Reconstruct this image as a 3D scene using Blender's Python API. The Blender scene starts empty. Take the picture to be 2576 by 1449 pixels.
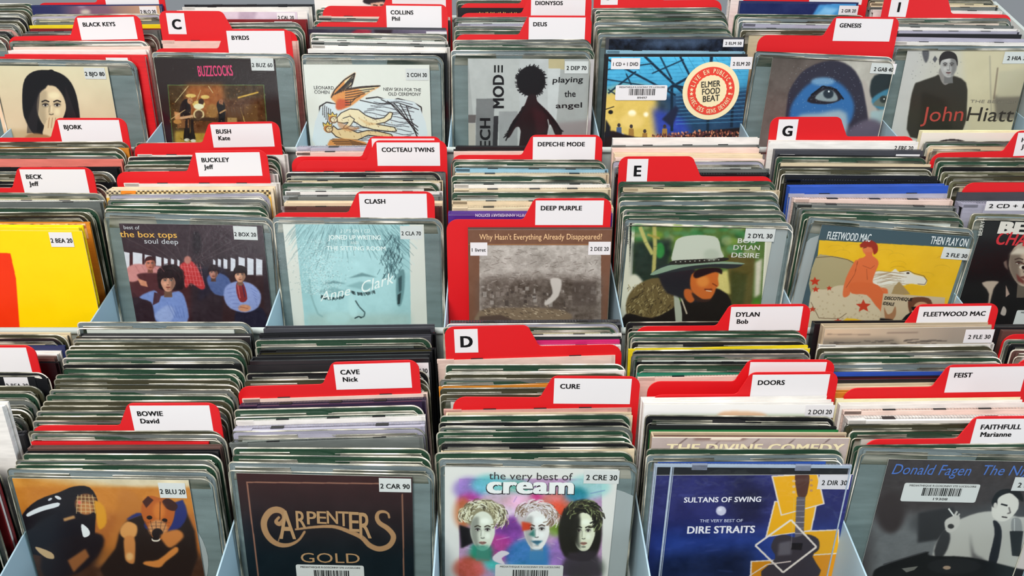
import bpy, math, random
import numpy as np
from mathutils import Matrix, Vector
S = bpy.context.scene
C = S.collection
random.seed(7)
R = math.radians
# ------------------------------------------------------------------ camera, world, lights, exposure
F = 1900.0; CX = 1250.0; CY = 724.0; PITCH = R(38.3); CAMZ = 1.40
cam_d = bpy.data.cameras.new('camera'); cam = bpy.data.objects.new('camera', cam_d); C.objects.link(cam)
cam.location = (0, 0, CAMZ); cam.rotation_euler = (R(90) - PITCH, 0, 0)
cam_d.sensor_width = 36; cam_d.lens = F / 2576 * 36; cam_d.shift_x = (1288 - CX) / 2576; cam_d.shift_y = -(724.5 - CY) / 2576
cam_d.clip_start = 0.01
S.camera = cam
S.view_settings.view_transform = 'Standard'; S.view_settings.look = 'None'
S.view_settings.gamma = 1; S.view_settings.use_curve_mapping = False
S.view_settings.exposure = -0.14
w = bpy.data.worlds.new('world'); S.world = w; w.use_nodes = True
w.node_tree.nodes['Background'].inputs[0].default_value = (0.86, 0.93, 1.0, 1)
w.node_tree.nodes['Background'].inputs[1].default_value = 0.33
def area(name, loc, target, size, sizey, power, col):
    l = bpy.data.lights.new(name, 'AREA'); l.shape = 'RECTANGLE'; l.size = size; l.size_y = sizey
    l.energy = power; l.color = col
    o = bpy.data.objects.new(name, l); C.objects.link(o); o.location = loc
    o.rotation_euler = (Vector(target) - Vector(loc)).to_track_quat('-Z', 'Y').to_euler()
    return o
area('ceiling_panel_light', (-0.5, -0.6, 3.0), (0, 0.5, 0.95), 1.2, 1.2, 74, (1.0, 0.97, 0.93))
area('ceiling_strip_light', (-0.9, 2.3, 3.0), (0, 0.6, 0.95), 2.6, 0.35, 72, (1.0, 0.97, 0.94))
area('rear_window_light', (-0.86, -1.9, 1.2), (-0.2, 0.6, 1.05), 0.26, 0.8, 5, (0.97, 0.98, 1.0))
area('window_light', (3.2, 0.1, 2.0), (0, 0.5, 0.95), 1.8, 1.4, 66, (0.72, 0.88, 1.0))

# ------------------------------------------------------------------ colour and materials
def s2l(c): return c / 12.92 if c <= 0.04045 else ((c + 0.055) / 1.055) ** 2.4
def rgb(h):
    if isinstance(h, str): h = tuple(int(h[i:i + 2], 16) for i in (1, 3, 5))
    return tuple(s2l(v / 255) for v in h) + (1,)
_m = {}
def mat(name, col=None, rough=0.5, spec=0.5, metal=0.0, coat=0.0):
    key = (name, str(col), rough, spec, metal)
    if key in _m: return _m[key]
    m = bpy.data.materials.new(name); m.use_nodes = True
    b = m.node_tree.nodes['Principled BSDF']
    if col is not None: b.inputs['Base Color'].default_value = rgb(col)
    b.inputs['Roughness'].default_value = rough; b.inputs['Specular IOR Level'].default_value = spec
    b.inputs['Metallic'].default_value = metal; b.inputs['Coat Weight'].default_value = coat
    _m[key] = m
    return m
def own_colour(m, fac=None, lo=.72, hi=1.22):
    """base colour from the object's own colour (every copy has its colour)"""
    nt = m.node_tree; b = nt.nodes['Principled BSDF']
    oi = nt.nodes.new('ShaderNodeObjectInfo'); tc = nt.nodes.new('ShaderNodeTexCoord')
    nz = nt.nodes.new('ShaderNodeTexNoise'); nz.inputs['Scale'].default_value = 60; nz.inputs['Detail'].default_value = 4
    mp = nt.nodes.new('ShaderNodeMapping'); mp.inputs['Scale'].default_value = (1, 1, 6) if fac is None else fac
    mr = nt.nodes.new('ShaderNodeMapRange'); mr.inputs['To Min'].default_value = lo; mr.inputs['To Max'].default_value = hi
    mx = nt.nodes.new('ShaderNodeVectorMath'); mx.operation = 'SCALE'
    L = nt.links.new
    L(tc.outputs['Object'], mp.inputs[0]); L(mp.outputs[0], nz.inputs['Vector']); L(nz.outputs['Fac'], mr.inputs[0])
    L(oi.outputs['Color'], mx.inputs[0]); L(mr.outputs[0], mx.inputs['Scale']); L(mx.outputs[0], b.inputs['Base Color'])
    return m
M_LINER = own_colour(mat('liner_plastic', '#ffffff', 0.26, 0.6), (0.35, 1, 2.2), .5, 1.35)
M_PAPER = own_colour(mat('booklet_paper', '#ffffff', 0.45, 0.4))
M_BOARD = own_colour(mat('glossy_card', '#ffffff', 0.3, 0.5))
M_CASE = own_colour(mat('case_plastic', '#ffffff', 0.16, 0.6))
M_BEAD = mat('sleeve_weld', '#b4b2a6', 0.14, 0.9)
M_FROST = mat('frosted_flap', '#75756a', 0.22, 0.7)
M_WHITE = mat('label_paper', '#dedbdc', 0.5, 0.3)
M_INK = mat('black_ink', '#0c0c0e', 0.5, 0.2)
M_RED = mat('red_plastic_card', '#d2141b', 0.42, 0.35)
M_DARK = mat('dark_slot', '#16181a', 0.4, 0.4)
M_DISC = mat('disc_silver', '#a9adb0', 0.22, 0.6)
M_STEEL = mat('painted_steel', '#b3bcb8', 0.42, 0.4)
M_STEEL_BLUELIT = mat('painted_steel_bluelit', '#a9c3cf', 0.4, 0.4)  # same pale grey paint, with the bluish daylight put into its colour
def speck(m, scale, amt):
    nt = m.node_tree; b = nt.nodes['Principled BSDF']
    nz = nt.nodes.new('ShaderNodeTexNoise'); nz.inputs['Scale'].default_value = scale
    bp = nt.nodes.new('ShaderNodeBump'); bp.inputs['Strength'].default_value = amt; bp.inputs['Distance'].default_value = 0.0004
    nt.links.new(nz.outputs['Fac'], bp.inputs['Height']); nt.links.new(bp.outputs[0], b.inputs['Normal'])

def streaks(m, cols, scale):
    nt = m.node_tree; b = nt.nodes['Principled BSDF']; tc = nt.nodes.new('ShaderNodeTexCoord'); mp = nt.nodes.new('ShaderNodeMapping'); mp.inputs['Scale'].default_value = scale
    oi = nt.nodes.new('ShaderNodeObjectInfo'); ad = nt.nodes.new('ShaderNodeVectorMath'); ad.operation = 'ADD'
    nz = nt.nodes.new('ShaderNodeTexNoise'); nz.inputs['Scale'].default_value = 1.0; nz.inputs['Detail'].default_value = 5
    rp = nt.nodes.new('ShaderNodeValToRGB'); e = rp.color_ramp.elements
    e[0].position = .36; e[0].color = rgb(cols[0]); e[1].position = .66; e[1].color = rgb(cols[-1])
    for i, c in enumerate(cols[1:-1]): q = e.new(.36 + .3 * (i + 1) / (len(cols) - 1)); q.color = rgb(c)
    ml = nt.nodes.new('ShaderNodeMath'); ml.operation = 'MULTIPLY'; ml.inputs[1].default_value = 40
    L = nt.links.new; L(oi.outputs['Random'], ml.inputs[0]); L(tc.outputs['Object'], mp.inputs[0]); L(mp.outputs[0], ad.inputs[0]); L(ml.outputs[0], ad.inputs[1])
    L(ad.outputs[0], nz.inputs['Vector']); L(nz.outputs['Fac'], rp.inputs[0]); L(rp.outputs[0], b.inputs['Base Color'])
streaks(M_FROST, ['#2f3a30', '#5c5c50', '#86847a', '#a8a196'], (14, 30, 120))
streaks(M_BEAD, ['#34382f', '#6c6c5e', '#b8b4a2', '#f2ece0'], (26, 60, 26))  # uneven highlights along the sleeve edges, painted into the bead colour
speck(M_RED, 900, 0.25); speck(M_STEEL, 500, 0.2); speck(M_STEEL_BLUELIT, 500, 0.2); speck(M_LINER, 260, 0.6)
# ribbed clear plastic for the top of jewel cases
M_RIB = own_colour(mat('ribbed_plastic', '#ffffff', 0.17, 0.8), (3, 8, 8), .3, 1.25)
nt = M_RIB.node_tree
tc = nt.nodes.new('ShaderNodeTexCoord'); wv = nt.nodes.new('ShaderNodeTexWave'); wv.inputs['Scale'].default_value = 130
bp = nt.nodes.new('ShaderNodeBump'); bp.inputs['Strength'].default_value = 0.7; bp.inputs['Distance'].default_value = 0.001
nt.links.new(tc.outputs['Object'], wv.inputs['Vector']); nt.links.new(wv.outputs['Fac'], bp.inputs['Height'])
nt.links.new(bp.outputs[0], nt.nodes['Principled BSDF'].inputs['Normal'])
# clear plastic film and lid: see-through with a gloss
def clear_mat(name, tint, base, rough, spk):
    m = bpy.data.materials.new(name); m.use_nodes = True; nt = m.node_tree; nt.nodes.clear()
    out = nt.nodes.new('ShaderNodeOutputMaterial'); tr = nt.nodes.new('ShaderNodeBsdfTransparent'); tr.inputs[0].default_value = rgb(tint)
    gl = nt.nodes.new('ShaderNodeBsdfGlossy'); gl.inputs['Roughness'].default_value = rough
    gl.inputs['Color'].default_value = (0.95, 0.98, 1, 1)
    fr = nt.nodes.new('ShaderNodeLayerWeight'); fr.inputs[0].default_value = 0.5
    pw = nt.nodes.new('ShaderNodeMath'); pw.operation = 'POWER'; pw.inputs[1].default_value = 4.0
    ad = nt.nodes.new('ShaderNodeMath'); ad.operation = 'MULTIPLY_ADD'; ad.inputs[1].default_value = 0.5; ad.inputs[2].default_value = base
    tc = nt.nodes.new('ShaderNodeTexCoord'); nz = nt.nodes.new('ShaderNodeTexNoise'); nz.inputs['Scale'].default_value = spk; nz.inputs['Detail'].default_value = 3
    bp = nt.nodes.new('ShaderNodeBump'); bp.inputs['Strength'].default_value = 0.5; bp.inputs['Distance'].default_value = 0.2 / spk
    mx = nt.nodes.new('ShaderNodeMixShader'); L = nt.links.new
    L(tc.outputs['Object'], nz.inputs['Vector']); L(nz.outputs['Fac'], bp.inputs['Height']); L(bp.outputs[0], gl.inputs['Normal'])
    L(fr.outputs['Facing'], pw.inputs[0]); L(pw.outputs[0], ad.inputs[0])
    L(ad.outputs[0], mx.inputs[0]); L(tr.outputs[0], mx.inputs[1]); L(gl.outputs[0], mx.inputs[2]); L(mx.outputs[0], out.inputs[0])
    return m
M_FILM = clear_mat('clear_film', '#f8fbfa', 0.008, 0.10, 420)
M_LID = clear_mat('clear_lid', '#fafbfc', 0.012, 0.03, 30)

# ------------------------------------------------------------------ mesh helpers
class MB:
    def __init__(s): s.v = []; s.f = []; s.mi = []
    def box(s, x0, x1, y0, y1, z0, z1, mi=0, front=None):
        b = len(s.v)
        s.v += [(x0, y0, z0), (x1, y0, z0), (x1, y1, z0), (x0, y1, z0), (x0, y0, z1), (x1, y0, z1), (x1, y1, z1), (x0, y1, z1)]
        q = [(0, 3, 2, 1), (4, 5, 6, 7), (0, 1, 5, 4), (1, 2, 6, 5), (2, 3, 7, 6), (3, 0, 4, 7)]
        for i, a in enumerate(q):
            s.f.append(tuple(b + k for k in a)); s.mi.append(front if (front is not None and i == 2) else mi)
        return s
    def plate(s, pts, y0, y1, mi=0):
        """polygon in x,z (anticlockwise seen from the front) given a thickness in y"""
        b = len(s.v); n = len(pts)
        s.v += [(x, y0, z) for x, z in pts] + [(x, y1, z) for x, z in pts]
        s.f.append(tuple(range(b, b + n))); s.f.append(tuple(reversed(range(b + n, b + 2 * n)))); s.mi += [mi, mi]
        for i in range(n):
            j = (i + 1) % n; s.f.append((b + i, b + n + i, b + n + j, b + j)); s.mi.append(mi)
        return s
    def tube(s, path, r, mi=0, n=6):
        b0 = len(s.v)
        for i, p in enumerate(path):
            a = Vector(path[max(i - 1, 0)]); c = Vector(path[min(i + 1, len(path) - 1)]); d = (c - a).normalized()
            u = Vector((0, 1, 0)); w2 = d.cross(u).normalized()
            for k in range(n):
                t = 2 * math.pi * k / n; q = Vector(p) + (u * math.cos(t) + w2 * math.sin(t)) * r
                s.v.append(tuple(q))
        for i in range(len(path) - 1):
            for k in range(n):
                a = b0 + i * n + k; c = b0 + i * n + (k + 1) % n
                s.f.append((a, c, c + n, a + n)); s.mi.append(mi)
        return s
    def mesh(s, name, mats, smooth=False):
        me = bpy.data.meshes.new(name); me.from_pydata(s.v, [], s.f)
        for m in (mats if isinstance(mats, (list, tuple)) else [mats]): me.materials.append(m)
        me.polygons.foreach_set('material_index', s.mi)
        if smooth: me.polygons.foreach_set('use_smooth', [True] * len(s.f))
        me.update(); return me
def rounded(x0, x1, z0, z1, rs, n=5):
    """rounded rectangle, radii rs = (bl, br, tr, tl), anticlockwise seen from the front (-y)"""
    out = []
    for (cx, cz, sx, sz, a0), r in zip([(x0, z0, 1, 1, 180), (x1, z0, -1, 1, 270), (x1, z1, -1, -1, 0), (x0, z1, 1, -1, 90)], rs):
        if r <= 0: out.append((cx, cz)); continue
        for k in range(n + 1):
            t = R(a0 + 90 * k / n); out.append((cx + sx * r + r * math.cos(t), cz + sz * r + r * math.sin(t)))
    return out
def obj(name, me, parent=None, color=None, M=None, local=None):
    o = bpy.data.objects.new(name, me); C.objects.link(o)
    if parent: o.parent = parent
    if M is not None: o.matrix_world = M
    if local is not None: o.location = local
    if color: o.color = rgb(color)
    return o
def tag(o, label, cat=None, group=None, kind=None):
    if label: o['label'] = label
    if cat: o['category'] = cat
    if group: o['group'] = group
    if kind: o['kind'] = kind
    return o
# lettering: a font curve turned into a flat mesh once, then fitted to a start, an end and a cap height
_tc = {}
def glyphs(t, bold):
    k = (t, bold)
    if k in _tc: return _tc[k]
    cu = bpy.data.curves.new('lettering', 'FONT'); cu.body = t; cu.size = 1; cu.resolution_u = 3; cu.offset = 0.0
    cu.space_character = 1 + .03 * min(bold, 2)
    o = bpy.data.objects.new('lettering', cu); C.objects.link(o)
    dg = bpy.context.evaluated_depsgraph_get(); me = bpy.data.meshes.new_from_object(o.evaluated_get(dg))
    V0 = [tuple(v.co[:2]) for v in me.vertices]; F0 = [tuple(p.vertices) for p in me.polygons]; V = []; Fc = []
    q = .021 * bold; ofs = [(0, 0)] if bold < .35 else [(-q, -q * .4), (q, -q * .4), (-q, q * .4), (q, q * .4)] + ([(0, 0)] if bold > 1.2 else [])
    for dx, dz in ofs:
        n0 = len(V); lay = len(V) // max(1, len(V0)); V += [(x + dx, z + dz, lay) for x, z in V0]; Fc += [tuple(i + n0 for i in f) for f in F0]
    bpy.data.objects.remove(o); bpy.data.curves.remove(cu); bpy.data.meshes.remove(me)
    _tc[k] = (V, Fc); return _tc[k]
CAP = None
def lettering(t, parent, a, b, cap, color='#0c0c0e', bold=1, y=-0.0002, shear=0.0, name='lettering', m=None, warp=None):
    """a, b: baseline start and end in the parent's (x, z); cap: capital height in metres"""
    global CAP
    if CAP is None:
        V, _ = glyphs('H', 0); CAP = max(v[1] for v in V) - min(v[1] for v in V)
    V, Fc = glyphs(t, bold)
    if not V: return None
    x0 = min(v[0] for v in V); x1 = max(v[0] for v in V); k = cap / (CAP + 0.017 * bold)
    dx, dz = b[0] - a[0], b[1] - a[1]; vs = []
    L = math.hypot(dx, dz); nx, nz = -dz / L, dx / L
    for (x, z, lay) in V:
        u = (x - x0) / max(x1 - x0, 1e-6); h = z * k
        if warp: h = warp(u, h)
        u2 = u + shear * h / L
        vs.append((a[0] + dx * u2 + nx * h, y - lay * 1.2e-5, a[1] + dz * u2 + nz * h))
    me = bpy.data.meshes.new(name); me.from_pydata(vs, [], [tuple(f) for f in Fc])
    me.materials.append(m or (M_INK if color == '#0c0c0e' else mat('print_ink', color, 0.5, 0.2)))
    me.update(); return obj(name, me, parent)

# ------------------------------------------------------------------ geometry of the rack (metres; camera over the origin)
P = 0.15
cp, sp = math.cos(PITCH), math.sin(PITCH)
LEAN = R(16.3); UY, UZ = math.sin(LEAN), math.cos(LEAN)
RISE = R(10.1)
HN = 0.130
TIERS = [dict(top=(0.338, -0.430)), dict(top=(0.5455, -0.355)), dict(top=(0.729, -0.287))]
for t in TIERS: t['floor'] = (t['top'][0] - HN * UY, t['top'][1] - HN * UZ)
def project(x, y, z):
    """world -> photograph pixel"""
    z = z - CAMZ; Z = y * cp - z * sp; U = y * sp + z * cp
    return CX + F * x / Z, CY - F * U / Z
def plane_hit(px, py, O, xa, za, n):
    """pixel ray against the plane through O; returns coordinates along xa, za"""
    v = (py - CY) / F; u = (px - CX) / F
    d = Vector((u, cp - v * sp, -sp - v * cp)); o = Vector((0, 0, CAMZ))
    t = (O - o).dot(n) / d.dot(n); q = o + d * t - O
    return q.dot(xa), q.dot(za)
def col_x(c): return (-3.3 + c) * P
# ------------------------------------------------------------------ painted prints: small generated pictures for the covers
class Art:
    def __init__(s, px2uv, n=512, asp=1.0):
        s.w = n; s.h = int(n * asp); s.q = px2uv
        s.a = np.zeros((s.h, s.w, 3), np.float32); s.yy, s.xx = np.mgrid[0:s.h, 0:s.w].astype(np.float32)
    def uv(s, pts):
        return [(u * s.w, v * s.h) for u, v in (s.q(x, y) for x, y in pts)]
    def fill(s, c): s.a[:] = c; return s
    def grad(s, p0, c0, p1, c1):
        (x0, y0), (x1, y1) = s.uv([p0, p1]); dx, dy = x1 - x0, y1 - y0
        t = np.clip(((s.xx - x0) * dx + (s.yy - y0) * dy) / (dx * dx + dy * dy), 0, 1)[..., None]
        s.a[:] = np.array(c0, np.float32) * (1 - t) + np.array(c1, np.float32) * t; return s
    def _mask(s, q, blur):
        xs = [p[0] for p in q]; ys = [p[1] for p in q]; pad = int(blur * 2 + 2)
        X0 = max(0, int(min(xs)) - pad); X1 = min(s.w, int(max(xs)) + pad + 1); Y0 = max(0, int(min(ys)) - pad); Y1 = min(s.h, int(max(ys)) + pad + 1)
        if X1 <= X0 or Y1 <= Y0: return None
        gx = s.xx[Y0:Y1, X0:X1] + 0.5; gy = s.yy[Y0:Y1, X0:X1] + 0.5; m = np.zeros(gx.shape, bool)
        for i in range(len(q)):
            (ax, ay), (bx, by) = q[i], q[(i + 1) % len(q)]
            if ay == by: continue
            m ^= ((ay > gy) != (by > gy)) & (gx < (bx - ax) * (gy - ay) / (by - ay) + ax)
        m = m.astype(np.float32); r = max(1, int(round(blur)))
        for _ in range(2):
            for ax in (0, 1):
                k = 2 * r + 1 if blur > 0.8 else 3
                pd = [(0, 0), (0, 0)]; pd[ax] = (k // 2, k // 2); mm = np.pad(m, pd, mode='edge'); cs = np.cumsum(mm, axis=ax)
                cs = np.concatenate([np.zeros_like(cs.take([0], axis=ax)), cs], axis=ax)
                m = (cs.take(range(k, cs.shape[ax]), axis=ax) - cs.take(range(0, cs.shape[ax] - k), axis=ax)) / k
            if blur <= 0.8: break
        return m, Y0, Y1, X0, X1
    def P(s, pts, c, blur=0.6, al=1.0, sm=True):
        if sm and len(pts) > 4:
            n = len(pts); out = []
            for i in range(n):
                p0, p1, p2, p3 = pts[i - 1], pts[i], pts[(i + 1) % n], pts[(i + 2) % n]
                for t in (0, .33, .66):
                    out.append(tuple(0.5 * (2 * p1[k] + (p2[k] - p0[k]) * t + (2 * p0[k] - 5 * p1[k] + 4 * p2[k] - p3[k]) * t * t + (3 * p1[k] - p0[k] - 3 * p2[k] + p3[k]) * t ** 3) for k in (0, 1)))
            pts = out
        r = s._mask(s.uv(pts), blur)
        if r is None: return s
        m, a, b, c0, c1 = r; m = (m * al)[..., None]
        s.a[a:b, c0:c1] = s.a[a:b, c0:c1] * (1 - m) + np.array(c, np.float32) * m; return s
    def E(s, cx, cy, rx, ry, c, blur=0.6, al=1.0, rot=0):
        t = R(rot); pts = []
        for k in range(26):
            a = 2 * math.pi * k / 26; x, y = rx * math.cos(a), ry * math.sin(a)
            pts.append((cx + x * math.cos(t) - y * math.sin(t), cy + x * math.sin(t) + y * math.cos(t)))
        return s.P(pts, c, blur, al, False)
    def L(s, pts, wd, c, blur=0.5, al=1.0):
        for (a, b) in zip(pts[:-1], pts[1:]):
            dx, dy = b[0] - a[0], b[1] - a[1]; l = math.hypot(dx, dy) or 1; nx, ny = -dy / l * wd / 2, dx / l * wd / 2
            s.P([(a[0] + nx, a[1] + ny), (b[0] + nx, b[1] + ny), (b[0] - nx, b[1] - ny), (a[0] - nx, a[1] - ny)], c, blur, al, False)
        return s
    def R(s, x0, y0, x1, y1, c, blur=0.5, al=1.0): return s.P([(x0, y0), (x1, y0), (x1, y1), (x0, y1)], c, blur, al, False)
    def noise(s, amp, scale=6, seed=1, box=None, tint=None):
        rng = np.random.default_rng(seed); n = np.zeros((s.h, s.w), np.float32)
        for o, wgt in ((scale, 0.6), (scale * 3, 0.3), (scale * 9, 0.2)):
            g = rng.standard_normal((int(o) + 2, int(o) + 2)).astype(np.float32)
            y = s.yy / s.h * o; x = s.xx / s.w * o; yi = y.astype(int); xi = x.astype(int); fy = y - yi; fx = x - xi
            fx = fx * fx * (3 - 2 * fx); fy = fy * fy * (3 - 2 * fy)
            n += wgt * ((g[yi, xi] * (1 - fx) + g[yi, xi + 1] * fx) * (1 - fy) + (g[yi + 1, xi] * (1 - fx) + g[yi + 1, xi + 1] * fx) * fy)
        d = n[..., None] * amp * (np.array(tint, np.float32) if tint is not None else 1.0)
        if box:
            q = s.uv(box); r = s._mask(q, 1.0)
            if r is None: return s
            m, a, b, c0, c1 = r; s.a[a:b, c0:c1] += d[a:b, c0:c1] * m[..., None]
        else: s.a += d
        return s
    def image(s, name):
        im = bpy.data.images.new(name, s.w, s.h); px = np.ones((s.h, s.w, 4), np.float32)
        px[..., :3] = np.clip(s.a, 0, 255)[::-1] / 255.0
        im.pixels.foreach_set(px.ravel()); im.update(); im.pack(); return im
def print_mat(im, rough=0.35):
    m = bpy.data.materials.new('printed_cover'); m.use_nodes = True; nt = m.node_tree; b = nt.nodes['Principled BSDF']
    t = nt.nodes.new('ShaderNodeTexImage'); t.image = im; t.extension = 'EXTEND'; u = nt.nodes.new('ShaderNodeUVMap')
    nt.links.new(u.outputs[0], t.inputs[0]); nt.links.new(t.outputs[0], b.inputs['Base Color']); b.inputs['Roughness'].default_value = rough
    b.inputs['Specular IOR Level'].default_value = 0.3
    return m

def face(A, cx, cy, w, h, sk=(224, 176, 146), hr=(44, 28, 28), side=1, dark=.5, hair='short', dy=0):
    '''a head seen from the front: skull, shade on one side, sockets, eyes, nose, lips, hair'''
    W, H = w / 2, h / 2; d = tuple(v * (1 - dark) for v in sk); li = tuple(min(255, v * 1.12 + 6) for v in sk)
    A.P([(cx - W * .45, cy + H * .5), (cx + W * .45, cy + H * .5), (cx + W * .55, cy + H * 1.5), (cx - W * .55, cy + H * 1.5)], d, 1.2)
    egg = [(cx, cy - H), (cx + W * .7, cy - H * .75), (cx + W, cy - H * .1), (cx + W * .9, cy + H * .35), (cx + W * .5, cy + H * .85), (cx, cy + H), (cx - W * .5, cy + H * .85), (cx - W * .9, cy + H * .35), (cx - W, cy - H * .1), (cx - W * .7, cy - H * .75)]
    A.P(egg, sk, .9)
    A.P([(cx + side * W * .3, cy - H * .7), (cx + side * W * .96, cy - H * .5), (cx + side * W * .9, cy + H * .4), (cx + side * W * .3, cy + H * .9), (cx + side * W * .38, cy + H * .2)], d, w * .05 + 1, .75)
    A.E(cx - side * W * .2, cy - H * .5, W * .4, H * .16, li, w * .05 + 1, .8).E(cx - side * W * .4, cy + H * .25, W * .2, H * .16, li, w * .04 + 1, .7)
    for sx in (-1, 1):
        ex = cx + sx * W * .40; ey = cy - H * .06
        A.E(ex, ey - H * .03, W * .27, H * .12, tuple(v * .62 for v in sk), w * .03 + .6, .8)
        A.L([(ex - W * .26, ey - H * .15), (ex, ey - H * .22), (ex + W * .26, ey - H * .15)], H * .055, tuple(v * .8 for v in hr), .5)
        A.E(ex, ey, W * .17, H * .055, (214, 204, 198), .5).E(ex, ey, W * .08, H * .055, (34, 24, 26), .5).L([(ex - W * .2, ey - H * .02), (ex, ey - H * .075), (ex + W * .2, ey - H * .02)], H * .035, (30, 20, 22), .5)
    A.L([(cx + side * W * .1, cy - H * .05), (cx + side * W * .15, cy + H * .28)], W * .12, tuple(v * .72 for v in sk), 1, .7).L([(cx - side * W * .02, cy), (cx - side * W * .02, cy + H * .25)], W * .1, li, 1, .6)
    A.L([(cx - W * .16, cy + H * .33), (cx, cy + H * .37), (cx + W * .16, cy + H * .33)], H * .05, tuple(v * .5 for v in sk), .6)
    A.P([(cx - W * .32, cy + H * .58), (cx - W * .1, cy + H * .52), (cx, cy + H * .54), (cx + W * .1, cy + H * .52), (cx + W * .32, cy + H * .58), (cx, cy + H * .68)], tuple(np.array(sk) * (.74, .5, .5)), .6).L([(cx - W * .3, cy + H * .585), (cx + W * .3, cy + H * .585)], H * .025, tuple(v * .35 for v in sk), .5)
    A.E(cx, cy + H * .77, W * .2, H * .05, d, 1, .5)
    if hair == 'short': A.P([(cx - W * 1.06, cy - H * .05), (cx - W * 1.1, cy - H * .7), (cx - W * .6, cy - H * 1.2), (cx + W * .2, cy - H * 1.28), (cx + W * .9, cy - H), (cx + W * 1.12, cy - H * .4), (cx + W * 1.04, cy + H * .02), (cx + W * .86, cy - H * .5), (cx + W * .3, cy - H * .66), (cx - W * .4, cy - H * .58), (cx - W * .86, cy - H * .44)], hr, .8)
    elif hair == 'mop': A.P([(cx - W * 1.1, cy + H * .25), (cx - W * 1.25, cy - H * .5), (cx - W * .7, cy - H * 1.25), (cx + W * .2, cy - H * 1.35), (cx + W * 1.05, cy - H), (cx + W * 1.25, cy - H * .3), (cx + W * 1.08, cy + H * .3), (cx + W * .9, cy - H * .1), (cx + W * .7, cy - H * .32), (cx + W * .1, cy - H * .26), (cx - W * .5, cy - H * .3), (cx - W * .88, cy - H * .1)], hr, .8)
    return A
def strands(A, cx, cy, rx, ry, cols, n, l, wd=1.4, a0=180, a1=360, sd=3):
    rr = random.Random(sd)
    for i in range(n):
        t = R(rr.uniform(a0, a1)); q = rr.uniform(.55, 1.05); x = cx + rx * q * math.cos(t); y = cy + ry * q * math.sin(t); a = t + rr.uniform(.7, 2.0)
        A.L([(x, y), (x + l * .5 * math.cos(a), y + l * .5 * math.sin(a)), (x + l * math.cos(a + .5), y + l * math.sin(a + .5))], wd, rr.choice(cols), .5, .85)
    return A
def eye(A, x, y, r, iris=(60, 40, 30), tilt=0):
    A.E(x, y, r, r * 0.55, (225, 205, 195), 0.6, 1, tilt).E(x, y, r * 0.5, r * 0.5, iris).L([(x - r * 1.2, y - r * .2), (x, y - r * .75), (x + r * 1.2, y - r * .1)], r * .35, (30, 20, 20))
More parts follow.
